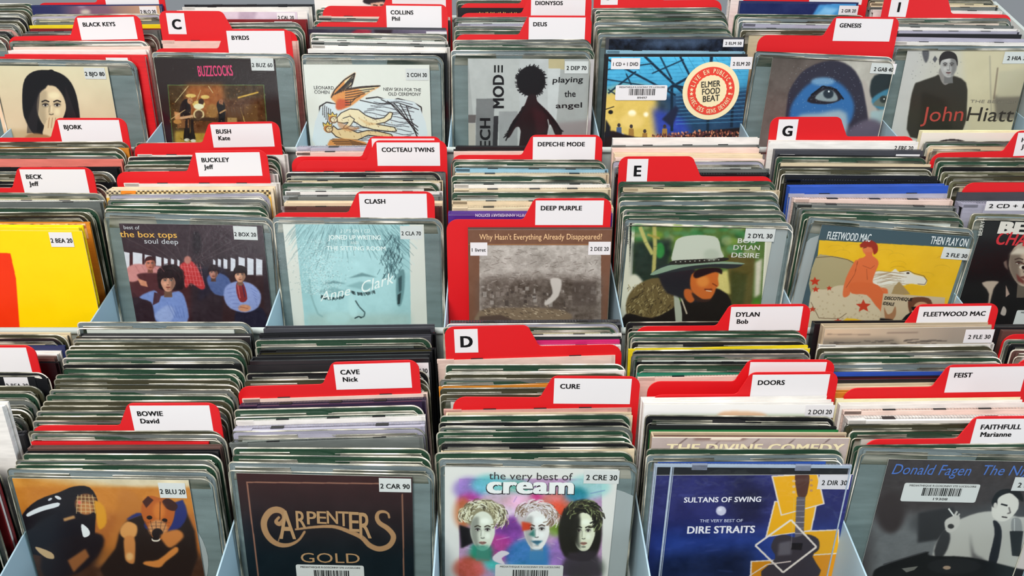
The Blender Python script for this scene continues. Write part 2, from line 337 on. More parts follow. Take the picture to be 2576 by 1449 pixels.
def art_dogs(A):
    A.grad((200, 1200), (226, 205, 175), (200, 1230), (214, 140, 55))
    A.P([(0, 1225), (600, 1225), (600, 1460), (0, 1460)], (205, 125, 45), 6, 1, False).P([(0, 1290), (600, 1290), (600, 1460), (0, 1460)], (165, 90, 40), 18, .8, False)
    A.P([(0, 1370), (600, 1400), (600, 1500), (0, 1500)], (60, 36, 28), 16, .9, False).noise(9, 10, 3)
    A.P([(300, 1230), (360, 1260), (340, 1350), (240, 1430), (290, 1320)], (190, 115, 50), 8, .7)
    A.P([(52, 1330), (58, 1292), (95, 1258), (150, 1238), (185, 1224), (225, 1226), (246, 1262), (240, 1310), (236, 1360), (215, 1392), (120, 1400), (70, 1385)], (24, 15, 24), 1.2)
    A.P([(120, 1370), (240, 1340), (260, 1375), (200, 1440), (110, 1449)], (30, 20, 26), 4)
    A.P([(68, 1292), (98, 1276), (145, 1264), (147, 1274), (112, 1284), (90, 1292), (70, 1300)], (228, 226, 232)).E(146, 1252, 9, 4, (225, 222, 228), .6, 1, 25).E(126, 1256, 6, 3, (215, 212, 220), .6, 1, -30)
    A.E(216, 1268, 28, 27, (120, 75, 48), 2).E(216, 1278, 18, 16, (190, 120, 70), 3).E(200, 1264, 5, 6, (225, 110, 90), 1)
    for k in range(-2, 3):
        A.L([(214 + k * 9, 1244), (216 + k * 12, 1292)], 1.6, (225, 190, 140)); A.L([(192, 1268 + k * 9), (242, 1270 + k * 9)], 1.4, (215, 180, 130))
    A.P([(238, 1260), (262, 1275), (268, 1315), (250, 1332), (242, 1300)], (222, 150, 40), 2).P([(205, 1318), (222, 1330), (226, 1345), (212, 1352), (206, 1340)], (235, 232, 236)).L([(160, 1308), (188, 1300)], 8, (190, 140, 90), 1.5)
    A.P([(90, 1375), (130, 1390), (136, 1405), (118, 1404), (96, 1388)], (200, 165, 125), 1).P([(170, 1410), (215, 1380), (225, 1400), (185, 1440)], (150, 90, 50), 3).P([(60, 1410), (85, 1400), (80, 1440), (66, 1436)], (190, 130, 85), 2)
    A.P([(305, 1330), (345, 1298), (470, 1290), (480, 1449), (260, 1449), (290, 1380)], (38, 24, 22), 3)
    A.P([(322, 1308), (345, 1290), (368, 1300), (366, 1330), (440, 1335), (470, 1300), (462, 1262), (445, 1262)], (40, 46, 110), 2)
    A.P([(303, 1330), (320, 1312), (344, 1322), (342, 1348), (322, 1356), (305, 1348)], (218, 150, 85), 1.5)
    A.P([(355, 1290), (362, 1258), (378, 1247), (400, 1252), (424, 1256), (440, 1272), (437, 1305), (424, 1332), (396, 1362), (375, 1335)], (186, 92, 36), 1.2)
    A.P([(358, 1262), (372, 1248), (386, 1258), (368, 1278)], (70, 30, 25), 1.2).P([(408, 1262), (424, 1254), (446, 1270), (440, 1285), (420, 1280)], (60, 28, 26), 1.2)
    A.E(400, 1285, 15, 22, (214, 120, 50), 5).L([(403, 1262), (402, 1310)], 1.5, (60, 25, 15)).E(376, 1302, 7, 5, (30, 15, 15)).E(414, 1309, 7, 5, (30, 15, 15)).E(397, 1330, 24, 22, (206, 140, 90), 3).E(396, 1342, 14, 13, (28, 20, 24), 1).E(392, 1357, 11, 6, (230, 215, 200), .8).E(392, 1354, 9, 5, (30, 20, 22))
    for k in range(5): A.L([(364 + k * 14, 1310), (380 + k * 7, 1345)], 1, (60, 40, 40)); A.L([(366, 1315 + k * 8), (428, 1315 + k * 8)], .9, (70, 45, 40), .5, .6)
    A.P([(405, 1345), (445, 1332), (462, 1350), (430, 1378), (412, 1365)], (200, 120, 60), 3)
    A.P([(313, 1352), (338, 1352), (340, 1395), (336, 1418), (318, 1412), (313, 1390)], (205, 130, 70), 1.5).P([(398, 1408), (440, 1376), (448, 1388), (418, 1412), (400, 1428), (362, 1420), (366, 1412)], (214, 130, 62), 1.5)
    A.E(326, 1400, 9, 10, (230, 175, 115), 3)
def art_gold(A):
    A.grad((700, 1200), (58, 22, 24), (720, 1400), (14, 24, 32)); A.noise(3, 14, 5)
    g = (150, 102, 84); A.L([(619, 1213), (995, 1217)], 3.5, g).L([(621, 1213), (650, 1449)], 4, g).L([(1012, 1242), (1016, 1449)], 4, (140, 96, 78))
    G = (178, 134, 96)
    def sw(pts, w0):
        o2 = []
        for i in range(len(pts) - 1):
            p0, p1, p2, p3 = pts[max(i - 1, 0)], pts[i], pts[i + 1], pts[min(i + 2, len(pts) - 1)]
            for t in (0, .2, .4, .6, .8): o2.append(tuple(0.5 * (2 * p1[k] + (p2[k] - p0[k]) * t + (2 * p0[k] - 5 * p1[k] + 4 * p2[k] - p3[k]) * t * t + (3 * p1[k] - p0[k] - 3 * p2[k] + p3[k]) * t ** 3) for k in (0, 1)))
        pts = o2 + [pts[-1]]
        for i, (a, b) in enumerate(zip(pts[:-1], pts[1:])):
            t = i / max(1, len(pts) - 1); A.L([a, b], w0 * (0.55 + 0.9 * math.sin(math.pi * min(1, t * 1.1))), G, .6); A.E(b[0], b[1], w0 * (0.55 + 0.9 * math.sin(math.pi * min(1, t * 1.1))) / 2, w0 * (0.55 + 0.9 * math.sin(math.pi * min(1, t * 1.1))) / 2, G)
    sw([(703, 1300), (694, 1312), (704, 1318), (716, 1304), (712, 1288), (694, 1282), (676, 1290), (664, 1312), (668, 1338), (684, 1360), (706, 1371), (730, 1370), (752, 1358), (766, 1338)], 11)
    sw([(742, 1332), (790, 1326), (840, 1325), (880, 1338), (910, 1352), (930, 1372), (955, 1381), (980, 1372), (990, 1350), (976, 1330), (955, 1316), (948, 1302), (952, 1290), (965, 1287), (976, 1292), (979, 1302)], 9)
    A.L([(700, 1362), (722, 1290)], 2.5, G)
def art_painted(A):
    A.fill((232, 226, 224)); A.R(1155, 1204, 1514, 1500, (190, 150, 190))
    b = [(1155, 1204), (1514, 1204), (1514, 1500), (1155, 1500)]
    blobs = [(1180, 1230, 40, 30, (150, 120, 200)), (1230, 1220, 45, 25, (90, 190, 200)), (1290, 1230, 50, 25, (120, 200, 190)), (1480, 1225, 55, 30, (160, 215, 215)), (1270, 1260, 60, 25, (225, 190, 215)), (1180, 1262, 28, 22, (200, 60, 160)), (1165, 1290, 22, 40, (200, 110, 60)), (1320, 1262, 60, 18, (235, 180, 205)), (1400, 1265, 45, 28, (210, 110, 90)), (1450, 1245, 30, 20, (30, 130, 160)), (1350, 1250, 14, 12, (200, 30, 110)), (1400, 1300, 28, 40, (225, 70, 30)), (1280, 1330, 40, 40, (120, 50, 150)), (1250, 1380, 45, 35, (190, 60, 150)), (1330, 1400, 60, 45, (40, 120, 190)), (1210, 1390, 30, 30, (40, 150, 110)), (1180, 1430, 40, 30, (200, 80, 60)), (1240, 1420, 20, 14, (60, 200, 190)), (1400, 1330, 25, 20, (110, 160, 60)), (1420, 1400, 40, 50, (150, 110, 190)), (1470, 1430, 50, 40, (60, 70, 60)), (1300, 1440, 60, 20, (80, 160, 180)), (1260, 1290, 40, 12, (240, 225, 235))]
    for x, y, rx, ry, c in blobs: A.E(x, y, rx, ry, c, 9, .85)
    A.noise(16, 14, 8, b, (1, .6, 1.1))
    for i in range(26):
        x = random.uniform(1160, 1500); y = random.uniform(1215, 1430); A.L([(x, y), (x + random.uniform(-40, 40), y + random.uniform(-14, 14))], 1.5, random.choice([(235, 225, 240), (200, 60, 150), (60, 60, 160), (255, 240, 220)]), 1, .5)
    A.P([(1155, 1320), (1185, 1330), (1192, 1365), (1160, 1380)], (25, 20, 24), 3)
    # three heads
    A.E(1214, 1292, 54, 36, (150, 140, 112), 4); face(A, 1214, 1336, 62, 100, (228, 228, 214), (70, 60, 46), -1, .45, None)
    strands(A, 1214, 1302, 58, 42, [(250, 246, 228), (206, 196, 160), (110, 98, 70), (60, 50, 38), (235, 228, 200)], 260, 16, 2.2, 150, 390, 4)
    A.P([(1186, 1372), (1230, 1372), (1236, 1410), (1190, 1404)], (40, 140, 120), 5, .7)
    A.E(1350, 1300, 52, 34, (206, 190, 196), 5); face(A, 1350, 1334, 64, 100, (246, 240, 240), (90, 60, 50), -1, .35, None)
    A.P([(1312, 1312), (1336, 1316), (1334, 1332), (1314, 1336)], (214, 58, 26), 3, .9).P([(1330, 1345), (1344, 1330), (1346, 1352)], (20, 100, 90), 3, .8).P([(1334, 1360), (1366, 1360), (1352, 1372)], (40, 110, 140), 2, .8).P([(1330, 1384), (1372, 1384), (1378, 1430), (1326, 1430)], (60, 130, 190), 5, .9)
    strands(A, 1350, 1302, 54, 36, [(252, 246, 248), (214, 196, 200), (140, 110, 90), (235, 225, 235), (120, 90, 70)], 220, 20, 2, 180, 372, 9)
    A.P([(1404, 1330), (1424, 1276), (1466, 1256), (1504, 1272), (1514, 1320), (1508, 1380), (1480, 1410), (1420, 1400)], (36, 32, 26), 3)
    face(A, 1468, 1338, 58, 98, (236, 234, 210), (40, 36, 28), -1, .85, None)
    A.P([(1424, 1290), (1452, 1270), (1458, 1310), (1444, 1380), (1424, 1350)], (34, 30, 24), 4, .95).L([(1480, 1327), (1494, 1326)], 3, (50, 44, 36), .8)
    strands(A, 1468, 1306, 44, 44, [(40, 36, 28), (70, 64, 44), (26, 22, 20), (150, 160, 110)], 150, 22, 2.4, 180, 380, 5)
    A.P([(1430, 1390), (1500, 1385), (1512, 1449), (1400, 1449)], (60, 50, 60), 5, .8).P([(1240, 1400), (1262, 1385), (1282, 1392), (1262, 1404), (1270, 1420), (1244, 1412)], (226, 214, 226), 1.2)
def art_guitar(A):
    A.fill((42, 44, 104)); A.P([(1640, 1330), (2165, 1330), (2165, 1500), (1640, 1500)], (34, 62, 140), 30, .9, False); A.P([(1640, 1400), (1900, 1380), (1900, 1500), (1640, 1500)], (16, 28, 60), 22, .9, False)
    A.E(1880, 1270, 50, 60, (26, 26, 60), 18, .8).noise(10, 7, 2, None, (.8, .9, 1.3))
    for i in range(30):
        x = random.uniform(1650, 2130); y = random.uniform(1200, 1440); A.L([(x, y), (x + random.uniform(10, 40), y + random.uniform(-5, 3))], 3, (90, 100, 170), 2, .35)
    A.E(1814, 1285, 13, 12, (205, 205, 222), 1).E(1811, 1282, 5, 4, (235, 235, 245), 2)
    Y = (240, 176, 20); Wt = (232, 218, 205)
    def card(p, c=Y):
        A.P(p, Wt, .6, 1, False); cx = sum(a for a, _ in p) / 4; cy = sum(b for _, b in p) / 4
        A.P([(cx + (a - cx) * .93, cy + (b - cy) * .93) for a, b in p], c, .6, 1, False)
    card([(1888, 1411), (2000, 1405), (2010, 1500), (1884, 1500)], (214, 140, 20)); card([(2020, 1335), (2111, 1331), (2113, 1432), (2020, 1438)]); card([(2040, 1395), (2116, 1390), (2112, 1480), (2040, 1480)], (226, 150, 20))
    card([(1948, 1260), (2056, 1268), (2042, 1335), (1925, 1352)]); card([(1940, 1197), (2058, 1190), (2075, 1268), (1964, 1298)])
    A.P([(2000, 1196), (2018, 1191), (2036, 1196), (2032, 1236), (2024, 1252), (2010, 1252), (2004, 1236)], (86, 52, 42)).P([(2004, 1250), (2026, 1250), (2020, 1380), (1998, 1380)], (98, 92, 100), .6, 1, False)
    for k in range(3):
        A.E(1997, 1210 + k * 14, 4.5, 3.5, (225, 190, 140)); A.E(2041, 1208 + k * 13, 4, 3, (190, 140, 90))
    for k in range(9): A.L([(2000, 1258 + k * 14), (2024, 1258 + k * 14)], 1.2, (190, 185, 190))
    A.P([(1940, 1378), (1950, 1352), (1975, 1345), (2000, 1352), (2030, 1344), (2058, 1356), (2060, 1382), (2044, 1400), (2060, 1449), (1915, 1449), (1950, 1405)], (60, 54, 62), 1.2).P([(1960, 1366), (1990, 1360), (1990, 1395), (1956, 1398)], (100, 96, 104), 3)
    A.P([(1992, 1366), (2020, 1366), (2016, 1384), (1990, 1382)], (30, 26, 30)).L([(1998, 1252), (1990, 1380)], 1, (200, 200, 200), .5, .6)
    q = [(1900, 1372), (1990, 1308), (2054, 1376), (1970, 1440)]; A.L(q + [q[0]], 5, (238, 228, 216))
    A.L([(1885, 1449), (1930, 1420), (1990, 1412)], 3, (225, 210, 200))
def art_microphone(A):
    A.fill((66, 58, 60)); A.P([(2195, 1300), (2560, 1280), (2600, 1500), (2180, 1500)], (120, 120, 124), 22, .9, False); A.noise(5, 30, 2)
    A.P([(2290, 1330), (2345, 1282), (2620, 1270), (2620, 1330), (2420, 1360)], (70, 68, 72), 10, .7)
    A.P([(2310, 1290), (2400, 1275), (2396, 1352), (2308, 1366)], (52, 50, 54), 4)
    A.E(2240, 1290, 36, 52, (58, 48, 50), 8)
    A.P([(2346, 1395), (2380, 1330), (2440, 1296), (2500, 1286), (2560, 1300), (2640, 1320), (2640, 1500), (2380, 1460)], (198, 192, 188), 2)
    A.P([(2350, 1385), (2372, 1335), (2390, 1345), (2384, 1380), (2362, 1410)], (58, 56, 60), 2)
    A.P([(2498, 1262), (2506, 1247), (2524, 1238), (2548, 1240), (2562, 1258), (2560, 1282), (2540, 1305), (2520, 1312), (2500, 1304), (2494, 1286)], (226, 218, 212), 1.2)
    A.P([(2495, 1262), (2506, 1240), (2530, 1230), (2566, 1236), (2574, 1262), (2560, 1254), (2540, 1240), (2512, 1252), (2508, 1272), (2498, 1276)], (24, 22, 26), 1.2).L([(2518, 1268), (2534, 1272)], 4, (30, 26, 30)).L([(2538, 1276), (2542, 1290), (2534, 1292)], 3, (90, 80, 80), 1).L([(2520, 1300), (2534, 1302)], 3, (50, 40, 42)).E(2504, 1272, 5, 8, (215, 205, 200), 1)
    A.P([(2498, 1310), (2514, 1318), (2520, 1350), (2506, 1420), (2486, 1418), (2502, 1345)], (34, 32, 40), 1).P([(2440, 1340), (2450, 1390), (2478, 1410), (2476, 1449), (2450, 1440)], (110, 104, 106), 4)
    A.P([(2376, 1314), (2388, 1302), (2412, 1296), (2414, 1318), (2400, 1336), (2382, 1338)], (208, 200, 196), 1.2).L([(2386, 1279), (2400, 1298)], 4, (235, 230, 228)).L([(2398, 1304), (2408, 1286)], 5, (205, 198, 194)).L([(2405, 1306), (2414, 1292)], 4, (200, 194, 190)).E(2392, 1324, 8, 6, (60, 56, 58), 1)
    A.P([(2544, 1312), (2550, 1303), (2564, 1304), (2570, 1316), (2570, 1338), (2546, 1338)], (150, 148, 150), 1).P([(2540, 1336), (2574, 1336), (2566, 1400), (2546, 1398)], (36, 34, 38), 1).L([(2552, 1305), (2552, 1336)], 2, (215, 212, 212))
    A.P([(2195, 1449), (2215, 1425), (2330, 1388), (2340, 1398), (2440, 1402), (2560, 1430), (2640, 1449), (2640, 1500), (2190, 1500)], (26, 24, 27), 1.5).E(2400, 1424, 68, 20, (38, 36, 40), 1).E(2382, 1428, 10, 5, (180, 150, 130), 1).L([(2222, 1420), (2330, 1388)], 3, (70, 68, 72)).P([(2268, 1430), (2310, 1424), (2300, 1434), (2280, 1440)], (120, 116, 112))
def art_bus(A):
    A.grad((480, 560), (66, 48, 56), (480, 700), (52, 36, 44)); A.P([(300, 640), (480, 668), (480, 840), (300, 840)], (74, 34, 38), 8, .9, False); A.noise(5, 12, 3)
    for k in range(9): A.L([(470 + (k - 4) * 8, 660), (480 + (k - 4) * 60, 560)], 1.4, (92, 74, 80), 1.2, .7)
    A.E(495, 610, 12, 30, (44, 32, 40), 4)
    for (x, w, y0, h) in ((306, 20, 632, 46), (334, 24, 634, 50), (364, 18, 640, 40), (392, 14, 644, 36), (412, 10, 648, 26), (430, 8, 650, 22), (446, 6, 652, 18), (536, 6, 652, 18), (548, 8, 650, 22), (562, 10, 650, 26), (580, 12, 648, 34), (600, 16, 646, 40), (622, 16, 648, 44), (644, 16, 650, 46)):
        A.P([(x, y0), (x + w, y0 + 4), (x + w, y0 + h), (x, y0 + h)], (222, 218, 230), .8, 1, False)
    A.P([(318, 680), (420, 672), (440, 720), (440, 760), (350, 750)], (86, 42, 48), 3).P([(560, 695), (662, 692), (668, 830), (560, 810)], (58, 34, 38), 3).P([(500, 672), (560, 672), (580, 700), (500, 760)], (44, 34, 50), 6)
    # passenger left in pink
    A.P([(318, 678), (340, 664), (380, 668), (420, 676), (424, 690), (380, 686), (345, 690), (350, 704), (325, 708)], (212, 140, 140), 1.5).P([(345, 700), (368, 708), (372, 722), (354, 718)], (214, 140, 112), 1); face(A, 378, 664, 25, 30, (206, 124, 104), (62, 30, 34), 1, .4, 'short')
    # red plaid
    A.P([(452, 668), (480, 656), (500, 680), (516, 720), (505, 728), (480, 712), (468, 725), (460, 700)], (196, 52, 56), 1.5).E(472, 654, 9, 10, (190, 120, 110), 1.5)
    for k in range(7): A.L([(455 + k * 8, 664), (466 + k * 8, 720)], 1.2, (235, 150, 150), .5, .6)
    for k in range(5): A.L([(456, 670 + k * 11), (510, 674 + k * 11)], 1.2, (235, 150, 150), .5, .5)
    # dim figure
    A.P([(520, 700), (545, 686), (575, 700), (585, 740), (540, 740)], (84, 98, 150), 2); face(A, 537, 686, 23, 30, (190, 126, 112), (44, 24, 32), 1, .5, 'mop')
    # front man
    A.P([(325, 760), (345, 748), (380, 752), (398, 800), (402, 850), (310, 850)], (52, 32, 40), 2).P([(350, 748), (388, 730), (405, 745), (450, 732), (468, 760), (470, 812), (400, 812), (388, 790), (380, 760)], (128, 146, 208), 1.5)
    A.P([(388, 735), (406, 740), (400, 760), (384, 768)], (80, 48, 60), 1).P([(390, 790), (420, 768), (440, 780), (430, 808), (400, 808)], (160, 172, 222), 3)
    A.P([(398, 712), (396, 684), (412, 668), (440, 666), (460, 684), (462, 722), (446, 730), (404, 728)], (36, 20, 26), 1.5); face(A, 423, 707, 38, 54, (216, 152, 128), (40, 22, 28), 1, .45, 'mop'); strands(A, 428, 694, 32, 26, [(60, 36, 40), (30, 16, 22)], 60, 14, 1.4, 180, 360)
    for k in range(5): A.L([(420 + k * 10, 760 + k * 4), (440 + k * 6, 800)], 2, (100, 118, 184), 1, .6)
    # man right
    A.P([(590, 810), (600, 775), (660, 775), (668, 830), (600, 830)], (36, 30, 50), 2).P([(566, 724), (586, 710), (610, 708), (636, 716), (656, 740), (650, 772), (618, 786), (580, 776), (564, 752)], (150, 160, 214), 1.5).P([(595, 712), (612, 712), (622, 752), (606, 760), (596, 740)], (140, 44, 50), 1).E(615, 775, 16, 9, (214, 146, 112), 1.5)
    face(A, 604, 692, 28, 36, (222, 160, 134), (40, 22, 26), 1, .4, 'mop')
    for k in range(6): A.L([(570 + k * 3, 728 + k * 9), (590 + k * 3, 724 + k * 10)], 1.6, (112, 122, 186), .8, .6); A.L([(630 + k * 3, 724 + k * 8), (646, 734 + k * 7)], 1.6, (112, 122, 186), .8, .6)
    A.L([(598, 716), (604, 750)], 3, (200, 90, 90), .8).L([(610, 716), (616, 748)], 2, (60, 40, 80), .8).L([(604, 772), (624, 776)], 2, (170, 100, 76), .8)
    for k in range(5): A.L([(340 + k * 16, 668 + k), (350 + k * 16, 684)], 1.5, (176, 106, 110), .8, .6)
    A.noise(5, 60, 9)
def art_paleface(A):
    A.fill((226, 222, 216)); A.P([(742, 562), (1030, 562), (1034, 850), (770, 850)], (168, 206, 212), 1, 1, False)
    b = [(742, 562), (1030, 562), (1034, 850), (770, 850)]
    A.P([(790, 640), (960, 620), (1000, 740), (960, 850), (820, 850), (790, 740)], (182, 218, 224), 12).P([(770, 790), (1034, 790), (1034, 860), (770, 860)], (176, 196, 192), 12, .7, False).noise(4, 20, 3, b)
    for i in range(420):
        x = random.uniform(745, 1020); y = 560 + abs(random.gauss(0, 30 + (x - 745) * .07)); l = random.uniform(10, 34); q = (x - 860) / 160
        A.L([(x, y), (x + l * q * .7, y + l * .5), (x + l * q * 1.2, y + l)], 1.5, random.choice([(60, 92, 100), (96, 134, 142), (130, 168, 174), (196, 226, 230)]), .8, .4)
    for i in range(150):
        x = random.gauss(985, 14); y = random.uniform(590, 690); A.L([(x, y), (x + random.uniform(-10, 8), y + 14)], 1.8, random.choice([(40, 66, 74), (80, 116, 124)]), .8, .6)
    A.P([(1000, 690), (1016, 678), (1018, 720), (1010, 764), (1000, 768), (996, 730)], (110, 146, 152), 2).P([(1002, 700), (1011, 692), (1010, 730), (1004, 736)], (60, 84, 90), 1.5).P([(1000, 742), (1009, 736), (1006, 764), (1000, 766)], (44, 60, 64), 1.2)
    A.P([(800, 735), (835, 722), (872, 732), (850, 742)], (140, 178, 184), 3, .8).P([(870, 720), (905, 708), (945, 716), (920, 730)], (140, 178, 184), 3, .8)
    A.P([(806, 716), (840, 706), (872, 714), (840, 713)], (96, 130, 136), 2, .7).P([(876, 700), (910, 686), (950, 698), (912, 695)], (90, 124, 130), 2, .7)
    for i in range(60):
        x = random.uniform(808, 868); y = 742 + 6 * math.sin((x - 808) / 60 * math.pi); A.L([(x, y), (x - 2, y + random.uniform(4, 9))], 1.2, (44, 58, 62), .5, .9)
        x = random.uniform(880, 942); y = 730 + 6 * math.sin((x - 880) / 62 * math.pi); A.L([(x, y), (x + 2, y + random.uniform(4, 9))], 1.2, (50, 64, 68), .5, .9)
    A.P([(880, 740), (892, 752), (900, 790), (884, 796), (876, 770)], (200, 232, 236), 4, .7).L([(894, 756), (904, 772), (918, 786), (916, 796), (906, 800)], 3, (70, 92, 96), 1).L([(892, 801), (902, 796), (910, 799)], 3, (50, 66, 70), .8).L([(778, 700), (782, 740), (790, 766), (800, 790), (812, 797)], 3, (140, 174, 178), 2).P([(868, 826), (905, 818), (938, 821), (905, 830)], (110, 130, 128), 1.5)
    A.E(850, 800, 30, 16, (190, 222, 224), 6, .7)
    for i in range(900):
        x = random.gauss(805, 32); y = random.uniform(600, 742); A.E(x, y, 1.2, 1, random.choice([(240, 246, 246), (130, 152, 158)]), .5, .6)
def art_stone(A):
    A.fill((112, 78, 60)); A.noise(3, 20, 2); A.L([(1176, 615), (1540, 615)], 1, (170, 120, 70)); b = [(1206, 617), (1512, 617), (1512, 850), (1206, 850)]
    A.P([(1206, 617), (1512, 617), (1512, 850), (1206, 850)], (172, 166, 158), .6, 1, False).P([(1206, 700), (1512, 690), (1512, 850), (1206, 850)], (92, 82, 74), 18, .95, False)
    A.noise(20, 8, 11, b); A.noise(12, 40, 7, b)
    for i in range(150):
        x = random.uniform(1210, 1505); y = random.uniform(622, 730); A.L([(x, y), (x + random.uniform(-22, 22), y + random.uniform(-6, 8))], 1.2, random.choice([(96, 84, 76), (205, 200, 192), (70, 60, 54)]), .6, .6)
    for i in range(60):
        x = random.uniform(1210, 1505); y = random.uniform(715, 760); A.R(x, y, x + random.uniform(3, 10), y + random.uniform(3, 16), random.choice([(140, 130, 122), (170, 165, 158), (60, 52, 48)]), .6, .6)
    A.P([(1384, 702), (1412, 704), (1405, 745), (1376, 768), (1370, 760), (1390, 738)], (190, 184, 176), 2)
    A.P([(1206, 782), (1300, 774), (1400, 778), (1440, 800), (1350, 830), (1206, 840)], (120, 104, 84), 3)
    for i in range(160):
        x = random.uniform(1208, 1420); y = random.gauss(784, 10); A.L([(x, y), (x + random.uniform(2, 8), y + 2)], 1.5, random.choice([(190, 176, 150), (70, 60, 50)]), .5, .7)
    A.P([(1206, 796), (1260, 792), (1330, 820), (1206, 850)], (78, 64, 56), 2).R(1440, 708, 1500, 770, (76, 66, 60), 3, .6)
def art_hat(A):
    A.fill((216, 208, 190)); A.R(1584, 561, 1920, 900, (20, 22, 20), .5); A.P([(1590, 563), (1600, 561), (1930, 572), (1918, 900), (1570, 900)], (228, 220, 202), .5, 1, False)
    A.P([(1598, 566), (1926, 577), (1908, 900), (1580, 900)], (86, 112, 52), .5, 1, False); b = [(1598, 566), (1926, 577), (1908, 900), (1580, 900)]
    for i in range(60):
        x = random.uniform(1595, 1900); y = random.uniform(566, 640); A.E(x, y, random.uniform(6, 18), random.uniform(4, 12), random.choice([(60, 130, 70), (120, 150, 50), (40, 80, 40), (150, 160, 110), (90, 140, 90)]), 4, .7)
    A.P([(1590, 610), (1690, 600), (1680, 700), (1590, 720)], (28, 40, 36), 8, .9).E(1660, 630, 12, 20, (50, 130, 60), 3)
    A.L([(1610, 570), (1625, 610), (1642, 640)], 10, (196, 184, 110), 1.5).L([(1646, 566), (1648, 620), (1644, 690)], 10, (186, 172, 100), 1.5).L([(1628, 590), (1660, 600)], 6, (170, 150, 70), 1.5)
    A.P([(1830, 640), (1900, 650), (1890, 780), (1830, 780)], (96, 86, 44), 4).P([(1838, 680), (1880, 690), (1870, 770), (1840, 770)], (70, 72, 36), 5).P([(1900, 660), (1918, 650), (1912, 740), (1898, 750)], (220, 208, 190), 5).E(1903, 770, 12, 18, (80, 130, 40), 4).P([(1790, 690), (1830, 680), (1838, 740), (1800, 740)], (214, 196, 120), 4).noise(6, 30, 5, b)
    A.P([(1582, 700), (1600, 690), (1620, 715), (1612, 740), (1584, 742)], (224, 214, 196), 4)
    A.P([(1578, 750), (1600, 720), (1640, 700), (1680, 705), (1700, 730), (1700, 780), (1685, 810), (1600, 810), (1576, 790)], (110, 90, 56), 2)
    for i in range(260):
        x = random.uniform(1580, 1700); y = random.uniform(712, 806); A.L([(x, y), (x + random.uniform(-9, 4), y + random.uniform(3, 9))], 1.8, random.choice([(150, 128, 84), (56, 42, 26), (186, 166, 118)]), .5, .8)
    A.P([(1574, 790), (1640, 800), (1700, 770), (1760, 720), (1830, 740), (1838, 800), (1800, 850), (1574, 850)], (30, 22, 20), 2).P([(1695, 745), (1706, 745), (1716, 790), (1712, 850), (1704, 850)], (176, 176, 160), 1.2).L([(1712, 745), (1728, 790)], 4, (200, 180, 160), 1)
    A.P([(1656, 680), (1700, 668), (1750, 680), (1760, 760), (1700, 745), (1672, 730)], (38, 34, 40), 3)
    A.P([(1740, 690), (1770, 680), (1806, 684), (1806, 700), (1808, 718), (1802, 724), (1796, 740), (1782, 756), (1760, 750), (1738, 728)], (206, 104, 44), 1.5).E(1768, 708, 16, 14, (228, 136, 62), 5)
    A.P([(1722, 728), (1740, 730), (1748, 752), (1736, 762), (1722, 748)], (196, 96, 42), 2).L([(1772, 728), (1792, 728)], 3, (110, 40, 26), 1).L([(1776, 731), (1790, 733)], 2, (232, 210, 190), .6).L([(1792, 713), (1804, 720)], 2.5, (120, 50, 26), 1).P([(1744, 690), (1760, 676), (1810, 674), (1816, 690), (1800, 684), (1770, 694), (1750, 700)], (34, 22, 26), 1.5).P([(1740, 735), (1765, 752), (1790, 752), (1776, 760), (1750, 756)], (60, 36, 30), 2)
    A.P([(1640, 688), (1660, 672), (1700, 660), (1760, 658), (1820, 660), (1868, 662), (1858, 672), (1830, 676), (1790, 672), (1730, 680), (1680, 686), (1648, 694)], (42, 50, 52), 1.2)
    A.P([(1640, 686), (1680, 668), (1740, 660), (1820, 658), (1866, 661), (1868, 665), (1800, 664), (1720, 672), (1645, 692)], (140, 160, 138), .8)
    A.P([(1693, 662), (1696, 620), (1706, 600), (1740, 592), (1780, 592), (1806, 600), (1814, 630), (1818, 650), (1760, 656)], (202, 202, 188), 1).P([(1693, 656), (1760, 652), (1826, 648), (1826, 656), (1760, 662), (1690, 666)], (40, 40, 36), .8).E(1790, 640, 20, 14, (184, 188, 172), 5)
    for k in range(10): A.E(1700 + k * 12, 659 - k * .6, 2, 1.4, (190, 190, 176))
